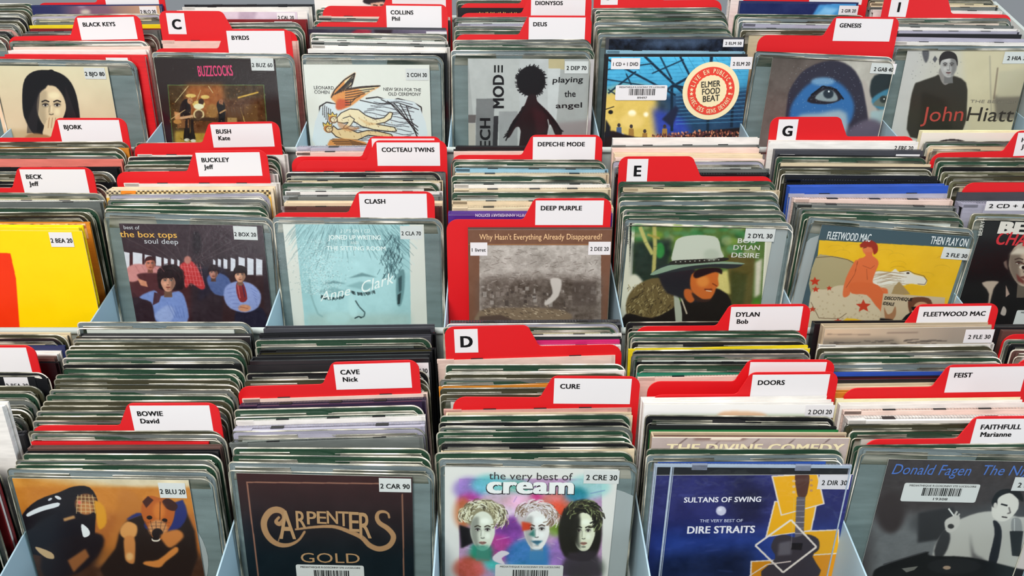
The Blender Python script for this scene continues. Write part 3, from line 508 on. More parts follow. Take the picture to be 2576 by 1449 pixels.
def art_horse(A):
    A.fill((70, 88, 98)); b = [(2061, 604), (2430, 624), (2396, 900), (2030, 900)]
    A.P(b, (240, 186, 38), .6, 1, False)
    for i in range(26):
        x = random.uniform(2070, 2420); y = random.uniform(620, 720); A.L([(x + 20 * math.cos(t / 5), y - 9 * math.sin(t / 5)) for t in range(0, 16, 2)], .9, (196, 150, 40), .5, .6)
    A.noise(4, 12, 4, b)
    A.P([(2052, 648), (2090, 644), (2130, 652), (2150, 668), (2140, 740), (2040, 740)], (178, 160, 122), .8).L([(2052, 648), (2092, 645), (2132, 653), (2148, 662)], 1.3, (90, 70, 50))
    A.P([(2034, 830), (2036, 760), (2046, 730), (2085, 728), (2110, 718), (2190, 720), (2210, 740), (2216, 790), (2200, 812), (2130, 800), (2100, 830)], (214, 192, 164), 1)
    A.P([(2180, 730), (2196, 700), (2230, 690), (2262, 705), (2240, 760), (2216, 790)], (208, 190, 164), 1)
    for i in range(70):
        x = random.uniform(2050, 2210); y = random.uniform(730, 800); A.R(x, y, x + 4, y + 4, (190, 164, 134), .8, .7)
    A.P([(2194, 688), (2212, 682), (2240, 684), (2252, 676), (2262, 684), (2286, 682), (2300, 690), (2322, 696), (2332, 706), (2326, 718), (2308, 716), (2288, 714), (2262, 720), (2250, 712), (2220, 718), (2190, 720)], (232, 222, 210), 1)
    A.L([(2262, 684), (2286, 681), (2300, 688), (2324, 694), (2332, 706), (2326, 716), (2308, 714)], 1.3, (100, 76, 60)).E(2284, 687, 4, 2.4, (60, 46, 40))
    for i in range(26):
        x = 2185 + random.uniform(-8, 40); y = random.uniform(686, 722); A.L([(x, y), (x + 30, y - 8), (x + 62, y - 4)], 1.3, random.choice([(245, 240, 232), (170, 140, 110)]), .5, .8)
    sk = (226, 112, 66)
    A.P([(2156, 655), (2172, 648), (2184, 640), (2204, 650), (2210, 664), (2200, 690), (2196, 712), (2220, 730), (2214, 780), (2224, 786), (2234, 736), (2222, 724), (2180, 726), (2142, 734), (2138, 700)], sk, .9)
    A.P([(2156, 654), (2146, 664), (2128, 700), (2120, 736), (2124, 748), (2138, 740), (2144, 712), (2160, 684)], sk, .9)
    A.P([(2140, 712), (2190, 712), (2216, 724), (2232, 760), (2226, 788), (2204, 770), (2180, 742), (2142, 738)], (222, 106, 60), .9).E(2184, 624, 15, 18, (228, 122, 76), .9).P([(2176, 634), (2194, 634), (2196, 652), (2180, 652)], sk, .8)
    A.P([(2164, 622), (2172, 608), (2190, 604), (2206, 614), (2208, 632), (2198, 640), (2192, 622)], (160, 48, 34), .9).P([(2162, 616), (2176, 606), (2186, 612), (2170, 620)], (160, 48, 34), .8).L([(2172, 624), (2180, 622)], 1.5, (60, 30, 26)).L([(2158, 656), (2150, 690), (2128, 724)], 1, (130, 60, 40)).L([(2170, 668), (2190, 676), (2200, 668)], 1, (150, 70, 44)).L([(2180, 676), (2182, 704)], 1, (150, 70, 44))
    for (x, y, r) in ((2050, 708, 14), (2052, 728, 10), (2172, 770, 20), (2086, 725, 8), (2044, 778, 9), (2108, 808, 10)):
        A.P([(x + r * math.cos(t * math.pi / 5 + .3) * (1 if t % 2 else .45), y + r * .85 * math.sin(t * math.pi / 5 + .3) * (1 if t % 2 else .45)) for t in range(10)], (200, 60, 38), .6, 1, False)
    A.L([(2040, 760), (2060, 800), (2110, 802), (2130, 788)], 1.3, (110, 80, 60)).P([(2250, 720), (2262, 708), (2290, 740), (2240, 745)], (170, 140, 96), 1)
    # inset picture: man in dark glasses
    A.P([(2222, 738), (2378, 748), (2366, 850), (2206, 850)], (206, 182, 154), .6, 1, False).P([(2284, 760), (2300, 748), (2336, 750), (2346, 768), (2340, 780), (2300, 778), (2290, 790)], (108, 62, 44), 1.2).E(2318, 774, 20, 15, (204, 150, 116), 1.2).P([(2292, 772), (2334, 770), (2330, 780), (2296, 781)], (18, 14, 16), .8)
    A.P([(2262, 815), (2290, 786), (2330, 790), (2330, 850), (2250, 850)], (26, 22, 28), 1.2).P([(2224, 772), (2232, 790), (2244, 786), (2252, 770), (2254, 790), (2244, 806), (2228, 806)], (170, 118, 84), 1).P([(2214, 800), (2246, 804), (2244, 840), (2206, 840)], (22, 18, 24), 1.5)
def art_singer(A):
    A.fill((24, 18, 20)); A.P([(2450, 540), (2700, 560), (2700, 620), (2450, 600)], (38, 38, 38), 14, .9, False)
    face(A, 2580, 665, 84, 112, (188, 162, 144), (90, 70, 62), -1, .45, None); A.P([(2528, 672), (2524, 660), (2532, 654), (2536, 680)], (120, 96, 88), 1.5).E(2572, 672, 8, 5, (220, 205, 190), 1).E(2574, 673, 4, 4, (20, 14, 14)).L([(2556, 660), (2580, 664)], 3, (90, 60, 50), 1).P([(2556, 688), (2576, 706), (2576, 716), (2560, 706)], (120, 60, 54), 1.5).P([(2540, 640), (2560, 622), (2600, 630), (2570, 640)], (214, 196, 180), 4)
    A.P([(2470, 711), (2512, 708), (2500, 726), (2486, 780), (2478, 800), (2488, 740)], (190, 166, 150), 1.5).P([(2530, 716), (2540, 740), (2530, 748)], (180, 150, 138), 1.2).P([(2525, 770), (2532, 780), (2528, 794), (2517, 790), (2520, 778)], (190, 172, 164), 1).P([(2560, 780), (2600, 782), (2600, 830), (2552, 830)], (160, 166, 152), 1, 1, False)
def art_woman(A):
    A.grad((150, 170), (232, 216, 184), (150, 320), (232, 200, 168)); A.P([(-20, 325), (330, 330), (330, 400), (-20, 400)], (212, 176, 136), 8, .9, False); A.noise(2.5, 8, 2)
    A.P([(60, 290), (56, 240), (62, 200), (84, 180), (118, 176), (150, 184), (176, 206), (192, 240), (200, 290), (200, 320), (196, 360), (170, 340), (100, 345), (76, 325), (68, 305)], (26, 22, 26), 1.4).E(128, 180, 8, 5, (26, 22, 26))
    face(A, 129, 268, 74, 112, (234, 204, 168), (36, 26, 28), -1, .22, None)
    A.P([(60, 290), (58, 236), (74, 196), (110, 180), (120, 214), (98, 236), (92, 270), (96, 310), (110, 335), (84, 335)], (26, 22, 26), 1.6).P([(110, 182), (150, 184), (180, 210), (196, 260), (200, 320), (178, 345), (158, 318), (168, 280), (160, 244), (140, 218), (118, 212)], (26, 22, 26), 1.6)
    for i in range(40): A.L([(70 + i * .8, 300 - i * 2), (68 + i * .6, 335)], 1, (48, 40, 44), .6, .5); A.L([(164 + i * .7, 215 + i * 2), (170 + i * .7, 335)], 1, (48, 40, 44), .6, .5)
    A.P([(118, 300), (128, 291), (146, 293), (152, 312), (156, 345), (108, 345)], (238, 206, 168), 1.2)
    for x in (124, 132, 140): A.L([(x, 296), (x - 3, 322)], 1.5, (176, 126, 96), .6)
    A.P([(60, 350), (80, 335), (130, 345), (110, 370), (50, 370)], (180, 130, 90), 3)
def art_stage(A):
    A.fill((50, 38, 38)); A.P([(390, 260), (430, 300), (430, 380), (390, 380)], (52, 18, 28), 5, .9, False); b = [(421, 213), (664, 213), (678, 380), (436, 380)]
    A.P(b, (90, 110, 60), .5, 1, False).P([(423, 215), (662, 215), (676, 380), (438, 380)], (74, 52, 26), .5, 1, False)
    A.P([(470, 213), (560, 213), (570, 290), (460, 290)], (168, 92, 40), 12, .9, False).P([(440, 330), (672, 318), (676, 380), (440, 380)], (190, 150, 60), 5, .9, False).P([(560, 250), (660, 245), (668, 310), (560, 310)], (90, 52, 26), 6, .9, False).P([(480, 305), (560, 305), (560, 335), (480, 335)], (104, 58, 30), 3, .9, False)
    for (x, y, rx, ry) in ((480, 241, 13, 5), (516, 244, 11, 5), (500, 262, 16, 9)): A.E(x, y, rx, ry, (226, 190, 110), 1)
    A.E(500, 288, 14, 14, (226, 200, 150), 1).E(500, 288, 10, 10, (90, 60, 40), 1).E(535, 280, 14, 18, (170, 120, 60), 3).R(518, 265, 546, 295, (150, 100, 50), 2, .7)
    A.P([(455, 262), (470, 248), (480, 270), (478, 300), (476, 350), (462, 352), (464, 310), (452, 290)], (26, 18, 18), 1.2).P([(470, 350), (486, 320), (492, 348), (484, 354)], (26, 18, 18), 1.2).P([(545, 262), (556, 250), (566, 265), (566, 300), (560, 324), (548, 322), (550, 290)], (24, 16, 18), 1.2).L([(448, 298), (486, 292)], 7, (210, 160, 120), 1.2).P([(438, 280), (454, 284), (452, 304), (440, 300)], (206, 140, 90), 1.5)
    A.L([(474, 216), (440, 258)], 1.5, (220, 200, 150)).L([(524, 216), (536, 234)], 1.5, (220, 200, 150)).L([(598, 246), (650, 232)], 4, (214, 170, 70), 1).L([(605, 275), (622, 325)], 2.5, (230, 200, 120)).L([(505, 226), (494, 256)], 1.5, (200, 170, 120))
    A.P([(560, 318), (668, 305), (672, 325), (600, 340)], (56, 34, 22), 3).noise(12, 40, 2, b)
    for (x, y, w, h, c) in ((446, 300, 30, 22, (150, 96, 56)), (572, 268, 40, 34, (96, 62, 36)), (614, 262, 34, 44, (110, 74, 40)), (488, 296, 60, 8, (60, 34, 22)), (572, 296, 24, 14, (190, 150, 90)), (640, 330, 26, 14, (230, 190, 80))): A.R(x, y, x + w, y + h, c, 1.2, .8)
    A.E(478, 254, 7, 8, (190, 130, 90), 1).E(556, 256, 6, 7, (160, 100, 70), 1).E(506, 256, 7, 8, (60, 36, 24), 1).E(500, 268, 13, 7, (236, 226, 190), 1.2)
    A.L([(466, 276), (430, 300)], 2, (210, 170, 120)).L([(552, 285), (568, 276)], 4, (200, 150, 100), 1).E(446, 306, 10, 6, (190, 130, 70), 1)
    A.R(466, 300, 472, 348, (34, 24, 22), .8).R(480, 300, 487, 350, (34, 24, 22), .8).E(470, 352, 7, 4, (220, 210, 190), .8).E(486, 354, 7, 4, (220, 210, 190), .8)
    for i in range(120): A.E(random.uniform(424, 668), random.uniform(216, 345), 1.3, 1.3, random.choice([(230, 190, 120), (60, 36, 20), (200, 120, 50)]), .5, .5)
    for k in range(24):
        x = random.uniform(440, 670); A.L([(x, random.uniform(338, 352)), (x + random.uniform(-16, 16), random.uniform(340, 358))], 1.2, (60, 40, 20), .5, .8)
def art_woodcut(A):
    A.fill((234, 230, 224)); k = (34, 26, 28)
    fr = [(804, 385), (804, 268), (822, 257), (845, 262)]; A.L(fr, 3.2, k).L([(1060, 385), (1060, 270), (1040, 258), (1000, 248), (984, 256), (950, 244), (920, 248)], 3, k)
    A.P([(806, 385), (806, 272), (860, 262), (920, 250), (1000, 250), (1057, 272), (1057, 385)], (222, 226, 232), 1)
    for j in range(17):
        y0 = 256 + j * 7.4
        A.L([(max(808, 940 - j * 8) + i * 14, y0 + 3.5 * math.sin(i * 1.1 + j * .8) + i * .5) for i in range(int((1056 - max(808, 940 - j * 8)) / 14))], 1.5, (50, 46, 56), .5, .9)
    for j in range(5):
        A.L([(958 + j * 16, 250 + j * 4), (984 + j * 12, 262 + j * 8), (1010 + j * 8, 290 + j * 8), (1052, 320 + j * 9)], 2, k)
        A.L([(812 + j * 5, 262 + j * 3), (812 + j * 4, 290 + j * 6)], 1.6, k)
    A.L([(905, 252), (950, 262), (1000, 258), (1054, 276)], 2, k)
    # wings
    A.P([(832, 245), (842, 225), (866, 200), (890, 184), (894, 186), (884, 215), (870, 222), (920, 218), (956, 216), (930, 232), (905, 250), (880, 268), (850, 275), (845, 260)], (232, 150, 80), 1.5).P([(845, 272), (850, 250), (872, 252), (880, 262), (858, 276)], (210, 84, 40), 3).P([(866, 205), (890, 186), (886, 210), (870, 225)], (246, 226, 186), 2).P([(900, 222), (952, 217), (920, 236)], (244, 222, 180), 2)
    for i in range(7):
        A.L([(838 + i * 5, 240 - i * 2), (866 + i * 4, 214 - i * 3), (892 - i * 1.5, 185 + i * 6)], 1.9, k); A.L([(868, 228 + i * 6), (900 - i * 3, 222 + i * 7), (954 - i * 12, 217 + i * 6)], 1.9, k)
    A.L([(833, 246), (842, 226), (866, 201), (893, 184), (886, 212), (872, 224), (912, 218), (957, 216)], 2.8, k)
    # two reclining figures
    sk = (246, 224, 186); s2 = (238, 204, 156)
    lower = [(838, 316), (850, 326), (872, 322), (900, 334), (925, 328), (950, 330), (985, 338), (988, 346), (950, 343), (926, 340), (900, 352), (870, 352), (846, 344), (834, 332)]
    upper = [(846, 298), (858, 284), (880, 274), (902, 276), (920, 290), (944, 300), (966, 296), (980, 282), (988, 284), (984, 298), (968, 308), (946, 312), (992, 320), (998, 330), (984, 331), (940, 326), (910, 318), (888, 304), (866, 310), (850, 308)]
    arm = [(862, 298), (880, 292), (892, 300), (882, 316), (868, 324), (864, 320), (876, 308)]
    A.P(lower, s2, 1).L(lower + lower[:1], 2, k); A.P(upper, sk, 1).L(upper + upper[:1], 2, k); A.P(arm, sk, .8).L(arm, 1.6, k)
    A.P([(850, 306), (880, 318), (905, 322), (880, 330), (855, 322)], (206, 130, 74), 2, .6).P([(900, 296), (930, 308), (960, 312), (925, 316)], (226, 176, 120), 2, .6)
    for (x, y, c) in ((838, 300, sk), (826, 324, s2)):
        A.E(x, y, 12, 10, (196, 120, 60), 1, 1, 20).E(x + 2, y + 1, 8.5, 7.5, c, .8); A.L([(x + 2 + 8.5 * math.cos(t / 3), y + 1 + 7.5 * math.sin(t / 3)) for t in range(20)], 1.4, k)
        A.L([(x - 1, y - 1), (x + 2, y - 2)], 1.2, k).L([(x + 5, y - 1), (x + 8, y - 1)], 1.2, k).L([(x + 3, y), (x + 3, y + 3)], 1, k).L([(x + 1, y + 5), (x + 5, y + 5)], 1, (150, 60, 50))
        A.P([(x - 12, y - 6), (x - 14, y - 16), (x - 6, y - 11), (x - 2, y - 19), (x + 3, y - 11), (x + 10, y - 14), (x + 8, y - 6), (x - 2, y - 9)], (232, 196, 96), .6, 1, False).L([(x - 12, y - 6), (x - 14, y - 16), (x - 6, y - 11), (x - 2, y - 19), (x + 3, y - 11), (x + 10, y - 14), (x + 8, y - 6)], 1.4, k)
    A.P([(830, 352), (880, 350), (925, 362), (880, 385), (830, 385)], (228, 150, 84), 1.5)
    for i in range(9): A.L([(832 + i * 4, 352 + i * 4), (876 + i * 3, 352 + i * 4), (922 + i * 4, 364 + i * 4)], 1.6, k)
    for i in range(60):
        x = random.uniform(850, 985); y = random.uniform(286, 345); A.L([(x, y), (x + 2, y + 4)], 1.1, (120, 70, 40), .5, .6)
def art_shaggy(A):
    A.fill((176, 174, 174)); A.P([(1177, 148), (1306, 148), (1306, 400), (1200, 400)], (192, 190, 190), .6, 1, False).R(1306, 148, 1380, 400, (196, 194, 196)).R(1380, 148, 1420, 175, (196, 178, 140)).P([(1378, 172), (1410, 172), (1400, 300), (1378, 330)], (208, 206, 208), .8, 1, False)
    A.P([(1198, 248), (1244, 248), (1240, 400), (1196, 400)], (126, 124, 126), 1, 1, False).R(1255, 280, 1302, 400, (160, 158, 160), 1).P([(1242, 292), (1254, 292), (1250, 400), (1238, 400)], (54, 50, 54), .8, 1, False).P([(1177, 289), (1198, 289), (1196, 309), (1177, 309)], (110, 100, 100), 1, 1, False).P([(1177, 310), (1196, 310), (1196, 400), (1180, 400)], (186, 176, 168), 1, 1, False).noise(4, 16, 3)
    A.P([(1400, 310), (1500, 300), (1500, 400), (1420, 400)], (150, 130, 132), 8, .7, False)
    K = (26, 20, 24); A.E(1336, 204, 36, 38, K, 1)
    for i in range(90):
        t = random.uniform(0, 6.28); A.L([(1336 + 32 * math.cos(t), 204 + 34 * math.sin(t)), (1336 + random.uniform(37, 43) * math.cos(t + .08), 204 + random.uniform(39, 45) * math.sin(t + .08))], 1.6, K, .5)
    A.P([(1330, 240), (1348, 240), (1352, 255), (1378, 280), (1402, 310), (1414, 335), (1400, 345), (1384, 312), (1376, 345), (1376, 400), (1308, 400), (1310, 330), (1298, 320), (1282, 345), (1274, 342), (1290, 305), (1318, 268)], (42, 24, 28), 1)
    A.P([(1340, 270), (1372, 285), (1376, 330), (1350, 340)], (60, 28, 34), 6)
    for i in range(80):
        u = random.random(); x = 1325 - u * 50; y = 262 + u * 80; A.L([(x, y), (x - random.uniform(4, 11), y + random.uniform(2, 9))], 1.4, K, .5); x = 1352 + u * 60; y = 258 + u * 70; A.L([(x, y), (x + random.uniform(2, 7), y + random.uniform(3, 8))], 1.4, K, .5)
    A.L([(1280, 338), (1272, 354)], 3, K).L([(1378, 300), (1384, 330)], 2.5, (190, 186, 186), 1)
def art_roof(A):
    A.grad((1700, 140), (80, 182, 222), (1700, 250), (60, 140, 180)); A.P([(1520, 235), (1640, 225), (1680, 280), (1660, 380), (1510, 380)], (226, 190, 92), 14, .95).P([(1650, 240), (1900, 220), (1900, 380), (1660, 380)], (28, 50, 78), 10, .85).P([(1640, 270), (1720, 300), (1740, 340), (1650, 340)], (46, 66, 170), 12, .9)
    A.noise(6, 20, 4)
    for (p, w) in ((((1530, 150), (1700, 240)), 5), (((1620, 140), (1720, 235)), 6), (((1660, 140), (1690, 200)), 4), (((1710, 140), (1735, 190)), 5), (((1530, 235), (1600, 180)), 4), (((1528, 200), (1620, 215)), 3), (((1528, 175), (1640, 160)), 3), (((1600, 240), (1575, 185)), 3), (((1790, 140), (1788, 170)), 8), (((1690, 215), (1690, 330)), 7), (((1690, 215), (1740, 225)), 8), (((1660, 235), (1750, 185)), 6), (((1530, 225), (1560, 245)), 3), (((1640, 185), (1720, 150)), 3), (((1780, 330), (1784, 220)), 7), (((1840, 320), (1846, 200)), 7)): A.L(list(p), w, (18, 38, 56), .9)
    for k in range(9): A.L([(1560 + k * 34, 142), (1575 + k * 36, 185)], 1, (40, 110, 140), .6, .8); A.L([(1525, 160 + k * 9), (1880, 150 + k * 10)], .9, (40, 110, 150), .6, .7)
    for k in range(9): A.L([(1700, 240 + k * 9), (1885, 225 + k * 10)], 2, (90, 160, 200), 1, .6)
    A.E(1590, 285, 10, 8, (255, 244, 214), 3).E(1625, 288, 6, 6, (255, 244, 214), 3).E(1590, 305, 30, 18, (240, 210, 130), 6, .6)
    A.P([(1665, 300), (1700, 265), (1708, 275), (1690, 320)], (30, 36, 60), 3)
    for (x, y) in ((1557, 315), (1588, 318), (1622, 330), (1672, 318)):
        A.E(x, y, 4, 5, (60, 50, 50)).P([(x - 6, y + 5), (x + 6, y + 5), (x + 7, y + 28), (x - 7, y + 28)], (70, 90, 130) if x < 1570 else (160, 120, 60), .8, 1, False)
    A.E(1551, 341, 5, 6, (240, 248, 255), 1).E(1566, 341, 5, 6, (240, 248, 255), 1)
    A.P([(1524, 330), (1600, 345), (1700, 345), (1760, 332), (1900, 325), (1900, 400), (1520, 400)], (34, 24, 26), 2)
    for i in range(420):
        x = random.uniform(1640, 1885); y = random.uniform(328 + max(0, (1760 - x)) * .1, 358); A.E(x, y, 1.8, 3, random.choice([(190, 110, 80), (110, 60, 50), (60, 34, 34), (220, 150, 110), (90, 50, 60)]), .5, .9)
    A.L([(1524, 275), (1545, 268)], 2, (20, 20, 24)).E(1536, 282, 6, 5, (20, 20, 24), 1).P([(1524, 300), (1536, 320), (1534, 345), (1522, 345)], (26, 26, 34), 2)
def art_eye(A):
    A.grad((1950, 150), (96, 84, 80), (2020, 330), (130, 110, 106)); A.P([(2030, 140), (2260, 150), (2250, 200), (2170, 230), (2150, 180), (2100, 150)], (196, 186, 178), 5); A.noise(7, 14, 2)
    A.P([(1980, 260), (1996, 210), (2030, 172), (2090, 152), (2140, 168), (2168, 210), (2180, 262), (2190, 330), (2140, 400), (1985, 400)], (54, 50, 66), 3)
    A.P([(1986, 290), (1996, 255), (2030, 215), (2070, 198), (2110, 208), (2140, 240), (2148, 280), (2120, 320), (1990, 330)], (56, 112, 176), 6).E(2070, 205, 30, 10, (120, 160, 200), 5).P([(2000, 300), (2060, 285), (2130, 285), (2110, 400), (2000, 400)], (166, 184, 200), 8)
    A.P([(2030, 255), (2060, 225), (2090, 218), (2112, 235), (2116, 250), (2080, 262)], (40, 34, 44), 2).P([(2050, 248), (2070, 228), (2095, 228), (2108, 250), (2085, 256)], (150, 160, 166), 1.5).E(2084, 236, 13, 12, (44, 54, 66), 1.5).E(2085, 230, 2.5, 2.5, (250, 250, 255), .6).L([(2040, 240), (2070, 217), (2104, 226), (2122, 250)], 4, (22, 20, 28), 1.2)
    A.P([(2170, 200), (2200, 250), (2210, 320), (2190, 330), (2180, 270)], (190, 176, 170), 3).P([(2188, 230), (2200, 190), (2250, 188), (2250, 240), (2204, 256)], (44, 52, 56), 3).P([(2192, 255), (2210, 235), (2250, 222), (2250, 268), (2214, 276)], (70, 130, 160), 3).P([(2196, 262), (2220, 242), (2244, 244), (2240, 266), (2214, 268)], (110, 116, 110), 2).E(2222, 250, 9, 9, (50, 56, 56), 1.5).E(2224, 249, 2, 2, (250, 250, 250)).P([(2190, 280), (2250, 272), (2240, 340), (2190, 330)], (170, 190, 196), 5)
    A.P([(2130, 330), (2180, 300), (2216, 310), (2210, 350), (2140, 350)], (104, 92, 112), 8)
    for i in range(160):
        A.E(random.uniform(1985, 2170), random.uniform(160, 330), .9, .9, (206, 216, 232), .5, .5)
def art_jacket(A):
    A.grad((2290, 200), (206, 198, 196), (2500, 200), (216, 202, 174)); A.P([(2420, 125), (2600, 125), (2600, 340), (2440, 340)], (216, 200, 170), 10, .9, False).noise(3, 8, 5)
    A.P([(2500, 240), (2600, 240), (2600, 300), (2505, 300)], (120, 110, 100), 6, .9, False).P([(2512, 180), (2600, 170), (2600, 240), (2508, 245)], (200, 188, 164), 6, .9, False).L([(2510, 170), (2500, 250)], 3, (130, 110, 96), 1.5).L([(2490, 140), (2494, 300)], 3, (150, 140, 130), 2, .6)
    A.P([(2320, 128), (2336, 126), (2336, 145), (2330, 158), (2324, 150)], (96, 92, 98), 1.5).P([(2352, 140), (2358, 148), (2352, 158), (2346, 150)], (96, 92, 98), 1.2)
    for i in range(40): A.E(random.uniform(2292, 2420), random.uniform(128, 200), 1.2, 1, (120, 116, 118), .5, .7)
    A.P([(2290, 345), (2288, 270), (2300, 215), (2312, 206), (2352, 192), (2362, 188), (2376, 206), (2390, 190), (2430, 208), (2432, 270), (2428, 310), (2400, 345)], (58, 52, 46), 1.5).P([(2320, 230), (2380, 250), (2400, 330), (2310, 330)], (46, 42, 36), 8)
    A.P([(2364, 172), (2400, 172), (2394, 200), (2378, 214), (2366, 200)], (150, 140, 138), 1.2); face(A, 2386, 166, 42, 58, (186, 178, 178), (52, 46, 48), 1, .35, 'short')
def art_yellow(A):
    A.fill((244, 206, 4)); A.P([(-100, 635), (26, 637), (40, 700), (46, 780), (52, 860), (-100, 860)], (230, 52, 14), 1.2, 1, False); A.noise(1.5, 10, 2)
def art_dusk(A):   # strip with a blurred face between navy and tan
    A.grad((90, 20), (36, 40, 88), (400, 20), (206, 162, 122)); A.P([(190, 10), (260, 10), (300, 40), (170, 45)], (120, 84, 108), 8, .8, False).E(215, 30, 13, 6, (196, 186, 170), 3).E(205, 15, 10, 4, (150, 140, 160), 3).P([(90, 10), (150, 10), (160, 60), (90, 60)], (40, 44, 84), 10, .8, False)
def art_smoke(A):
    A.grad((1530, 100), (22, 30, 44), (1870, 100), (20, 26, 40)); A.noise(26, 16, 4, None, (.7, .9, 1.15)).E(1700, 108, 90, 9, (96, 120, 150), 6, .6)
def art_wave(A):
    A.fill((26, 38, 86)); A.P([(2030, 60), (2060, 12), (2160, 6), (2160, 60)], (66, 140, 196), 2).P([(2050, 40), (2075, 18), (2110, 22), (2090, 40)], (120, 180, 220), 3).noise(5, 10, 2)
def art_sunset(A):
    A.grad((2100, 830), (206, 180, 150), (2400, 830), (150, 140, 126)); A.P([(2070, 850), (2250, 850), (2300, 900), (2060, 900)], (128, 118, 104), 5, .9, False)
    for i in range(26):
        x = random.uniform(2080, 2360); y = random.uniform(856, 866); A.L([(x, y), (x + random.uniform(8, 40), y + random.uniform(-3, 2))], 2.4, (84, 76, 70), .8, .8)
    A.L([(2080, 841), (2190, 842)], 2, (120, 104, 92), 1).L([(2230, 838), (2310, 836)], 2, (120, 104, 92), 1)
def art_white_green(A):
    A.fill((236, 234, 232)); A.P([(1660, 1043), (2100, 1043), (2100, 1100), (1660, 1100)], (198, 212, 182), 2, 1, False).P([(1800, 1052), (1812, 1038), (1840, 1034), (1895, 1036), (1925, 1042), (1924, 1060), (1800, 1060)], (226, 186, 150), 1.5)
def art_check(A):
    A.fill((226, 170, 60)); A.R(230, 478, 320, 498, (230, 220, 205))
    for i in range(70):
        for j in range(3):
            if (i + j) % 2 == 0 and not (305 < 262 + i * 6 < 340): A.R(262 + i * 6, 478 + j * 5.5, 268 + i * 6, 483.5 + j * 5.5, (36, 26, 20), .4)
            elif not (305 < 262 + i * 6 < 340): A.R(262 + i * 6, 478 + j * 5.5, 268 + i * 6, 483.5 + j * 5.5, (226, 206, 160), .4)
    A.R(304, 478, 342, 496, (226, 130, 30)).E(324, 492, 12, 5, (120, 60, 20), 1)
def art_street(A):
    A.fill((176, 160, 154)); A.noise(5, 14, 2)
    for (x, y) in ((1730, 1100), (1810, 1110), (1910, 1104), (2000, 1104), (2090, 1102)): A.L([(x, y), (x - 50, y + 40)], 1.5, (70, 50, 50), .6)
    A.P([(1750, 1098), (1890, 1098), (1870, 1108), (1744, 1108)], (130, 104, 96), 1.5, 1, False).P([(1790, 1100), (1870, 1100), (1862, 1107), (1786, 1107)], (222, 206, 188), .8, 1, False)
def art_purplegrey(A):
    A.grad((780, 80), (40, 36, 52), (1120, 80), (120, 110, 130)); A.P([(880, 85), (900, 72), (935, 76), (930, 90)], (150, 40, 60), 2).P([(940, 70), (990, 70), (980, 95), (945, 95)], (44, 28, 40), 2).noise(8, 12, 4)
def art_hatgirl(A):
    A.fill((228, 224, 218)); A.P([(912, 4), (935, -14), (970, -6), (965, 8), (935, 12)], (34, 24, 30), 1.2).P([(932, 8), (965, 4), (966, 40), (938, 34)], (216, 176, 150), 1.2).L([(938, 12), (950, 14)], 3, (50, 36, 36), .8).L([(956, 13), (966, 12)], 3, (50, 36, 36), .8)
def art_pinkface(A):
    A.fill((206, 192, 204)); A.P([(600, 25), (650, 22), (640, 48), (600, 48)], (178, 160, 176), 3, 1, False).noise(5, 14, 2)
def art_clouds(A):
    A.grad((730, 460), (150, 140, 126), (1000, 460), (206, 200, 186)); A.E(735, 462, 14, 10, (66, 56, 52), 2).P([(750, 466), (1000, 466), (1000, 480), (750, 480)], (206, 180, 130), 4, .7, False).noise(6, 8, 3)
def art_orangestrip(A):
    A.fill((206, 150, 96))
    for i in range(40): x = random.uniform(0, 230); A.E(x, random.uniform(560, 575), 5, 4, random.choice([(230, 200, 160), (150, 70, 40), (60, 40, 30), (226, 140, 60)]), .8)
def art_corner(A):
    A.fill((206, 196, 186)); A.P([(-80, 1300), (4, 1320), (16, 1360), (-80, 1380)], (196, 110, 80), 3).P([(-80, 1200), (0, 1200), (10, 1300), (-80, 1310)], (70, 26, 30), 4).noise(5, 10, 2)
def art_yellowspots(A):
    A.fill((226, 204, 30))
    for i in range(30): x = random.uniform(1640, 1900); A.E(x, random.uniform(872, 886), random.uniform(2, 6), 2, random.choice([(40, 36, 20), (60, 50, 20)]), .5)
def art_nude(A):
    A.fill((226, 218, 206)); A.E(2395, 362, 38, 12, (30, 24, 26)).E(2395, 364, 34, 10, (226, 218, 206))
def art_purpletext(A):
    A.fill((74, 40, 128)); A.noise(4, 8, 2)
# ------------------------------------------------------------------ palette of the goods in the bins
PAL = dict(g=('#2c4a38', 'green'), o=('#464432', 'olive'), y=('#6a6f6c', 'grey'), k=('#1b1c1f', 'black'), w=('#e4e0da', 'white'), c=('#d8c6a6', 'cream'),
           p=('#c99a90', 'pink'), r=('#d21c22', 'red'), b=('#2b52b0', 'blue'), n=('#232c58', 'navy'), v=('#4a2a80', 'purple'), V=('#382c44', 'dark violet'), l=('#a6a4b4', 'lavender'),
           t=('#1f7a60', 'teal'), Y=('#e2cc1e', 'yellow'), O=('#d0842e', 'orange'), m=('#5e443e', 'brown'), G=('#1e7038', 'bright green'), M=('#c0246a', 'magenta'),
           B=('#b6a488', 'beige'), L=('#8fb8cc', 'pale blue'), D=('#3f4046', 'charcoal'), R=('#7a1c20', 'dark red'), S=('#d8776a', 'salmon'), z=('#6f7d80', 'blue-grey'),
           e=('#6a6a50', 'olive-grey'), x=('#f4d20a', 'bright yellow'), f=('#e4c8bb', 'pale pink'), i=('#e7dfb4', 'pale yellow'))
XT = (-0.3445, -0.3445, -0.3480); PW = 0.1502
def bound(c, t=0): return XT[t] + (c - 1) * PW
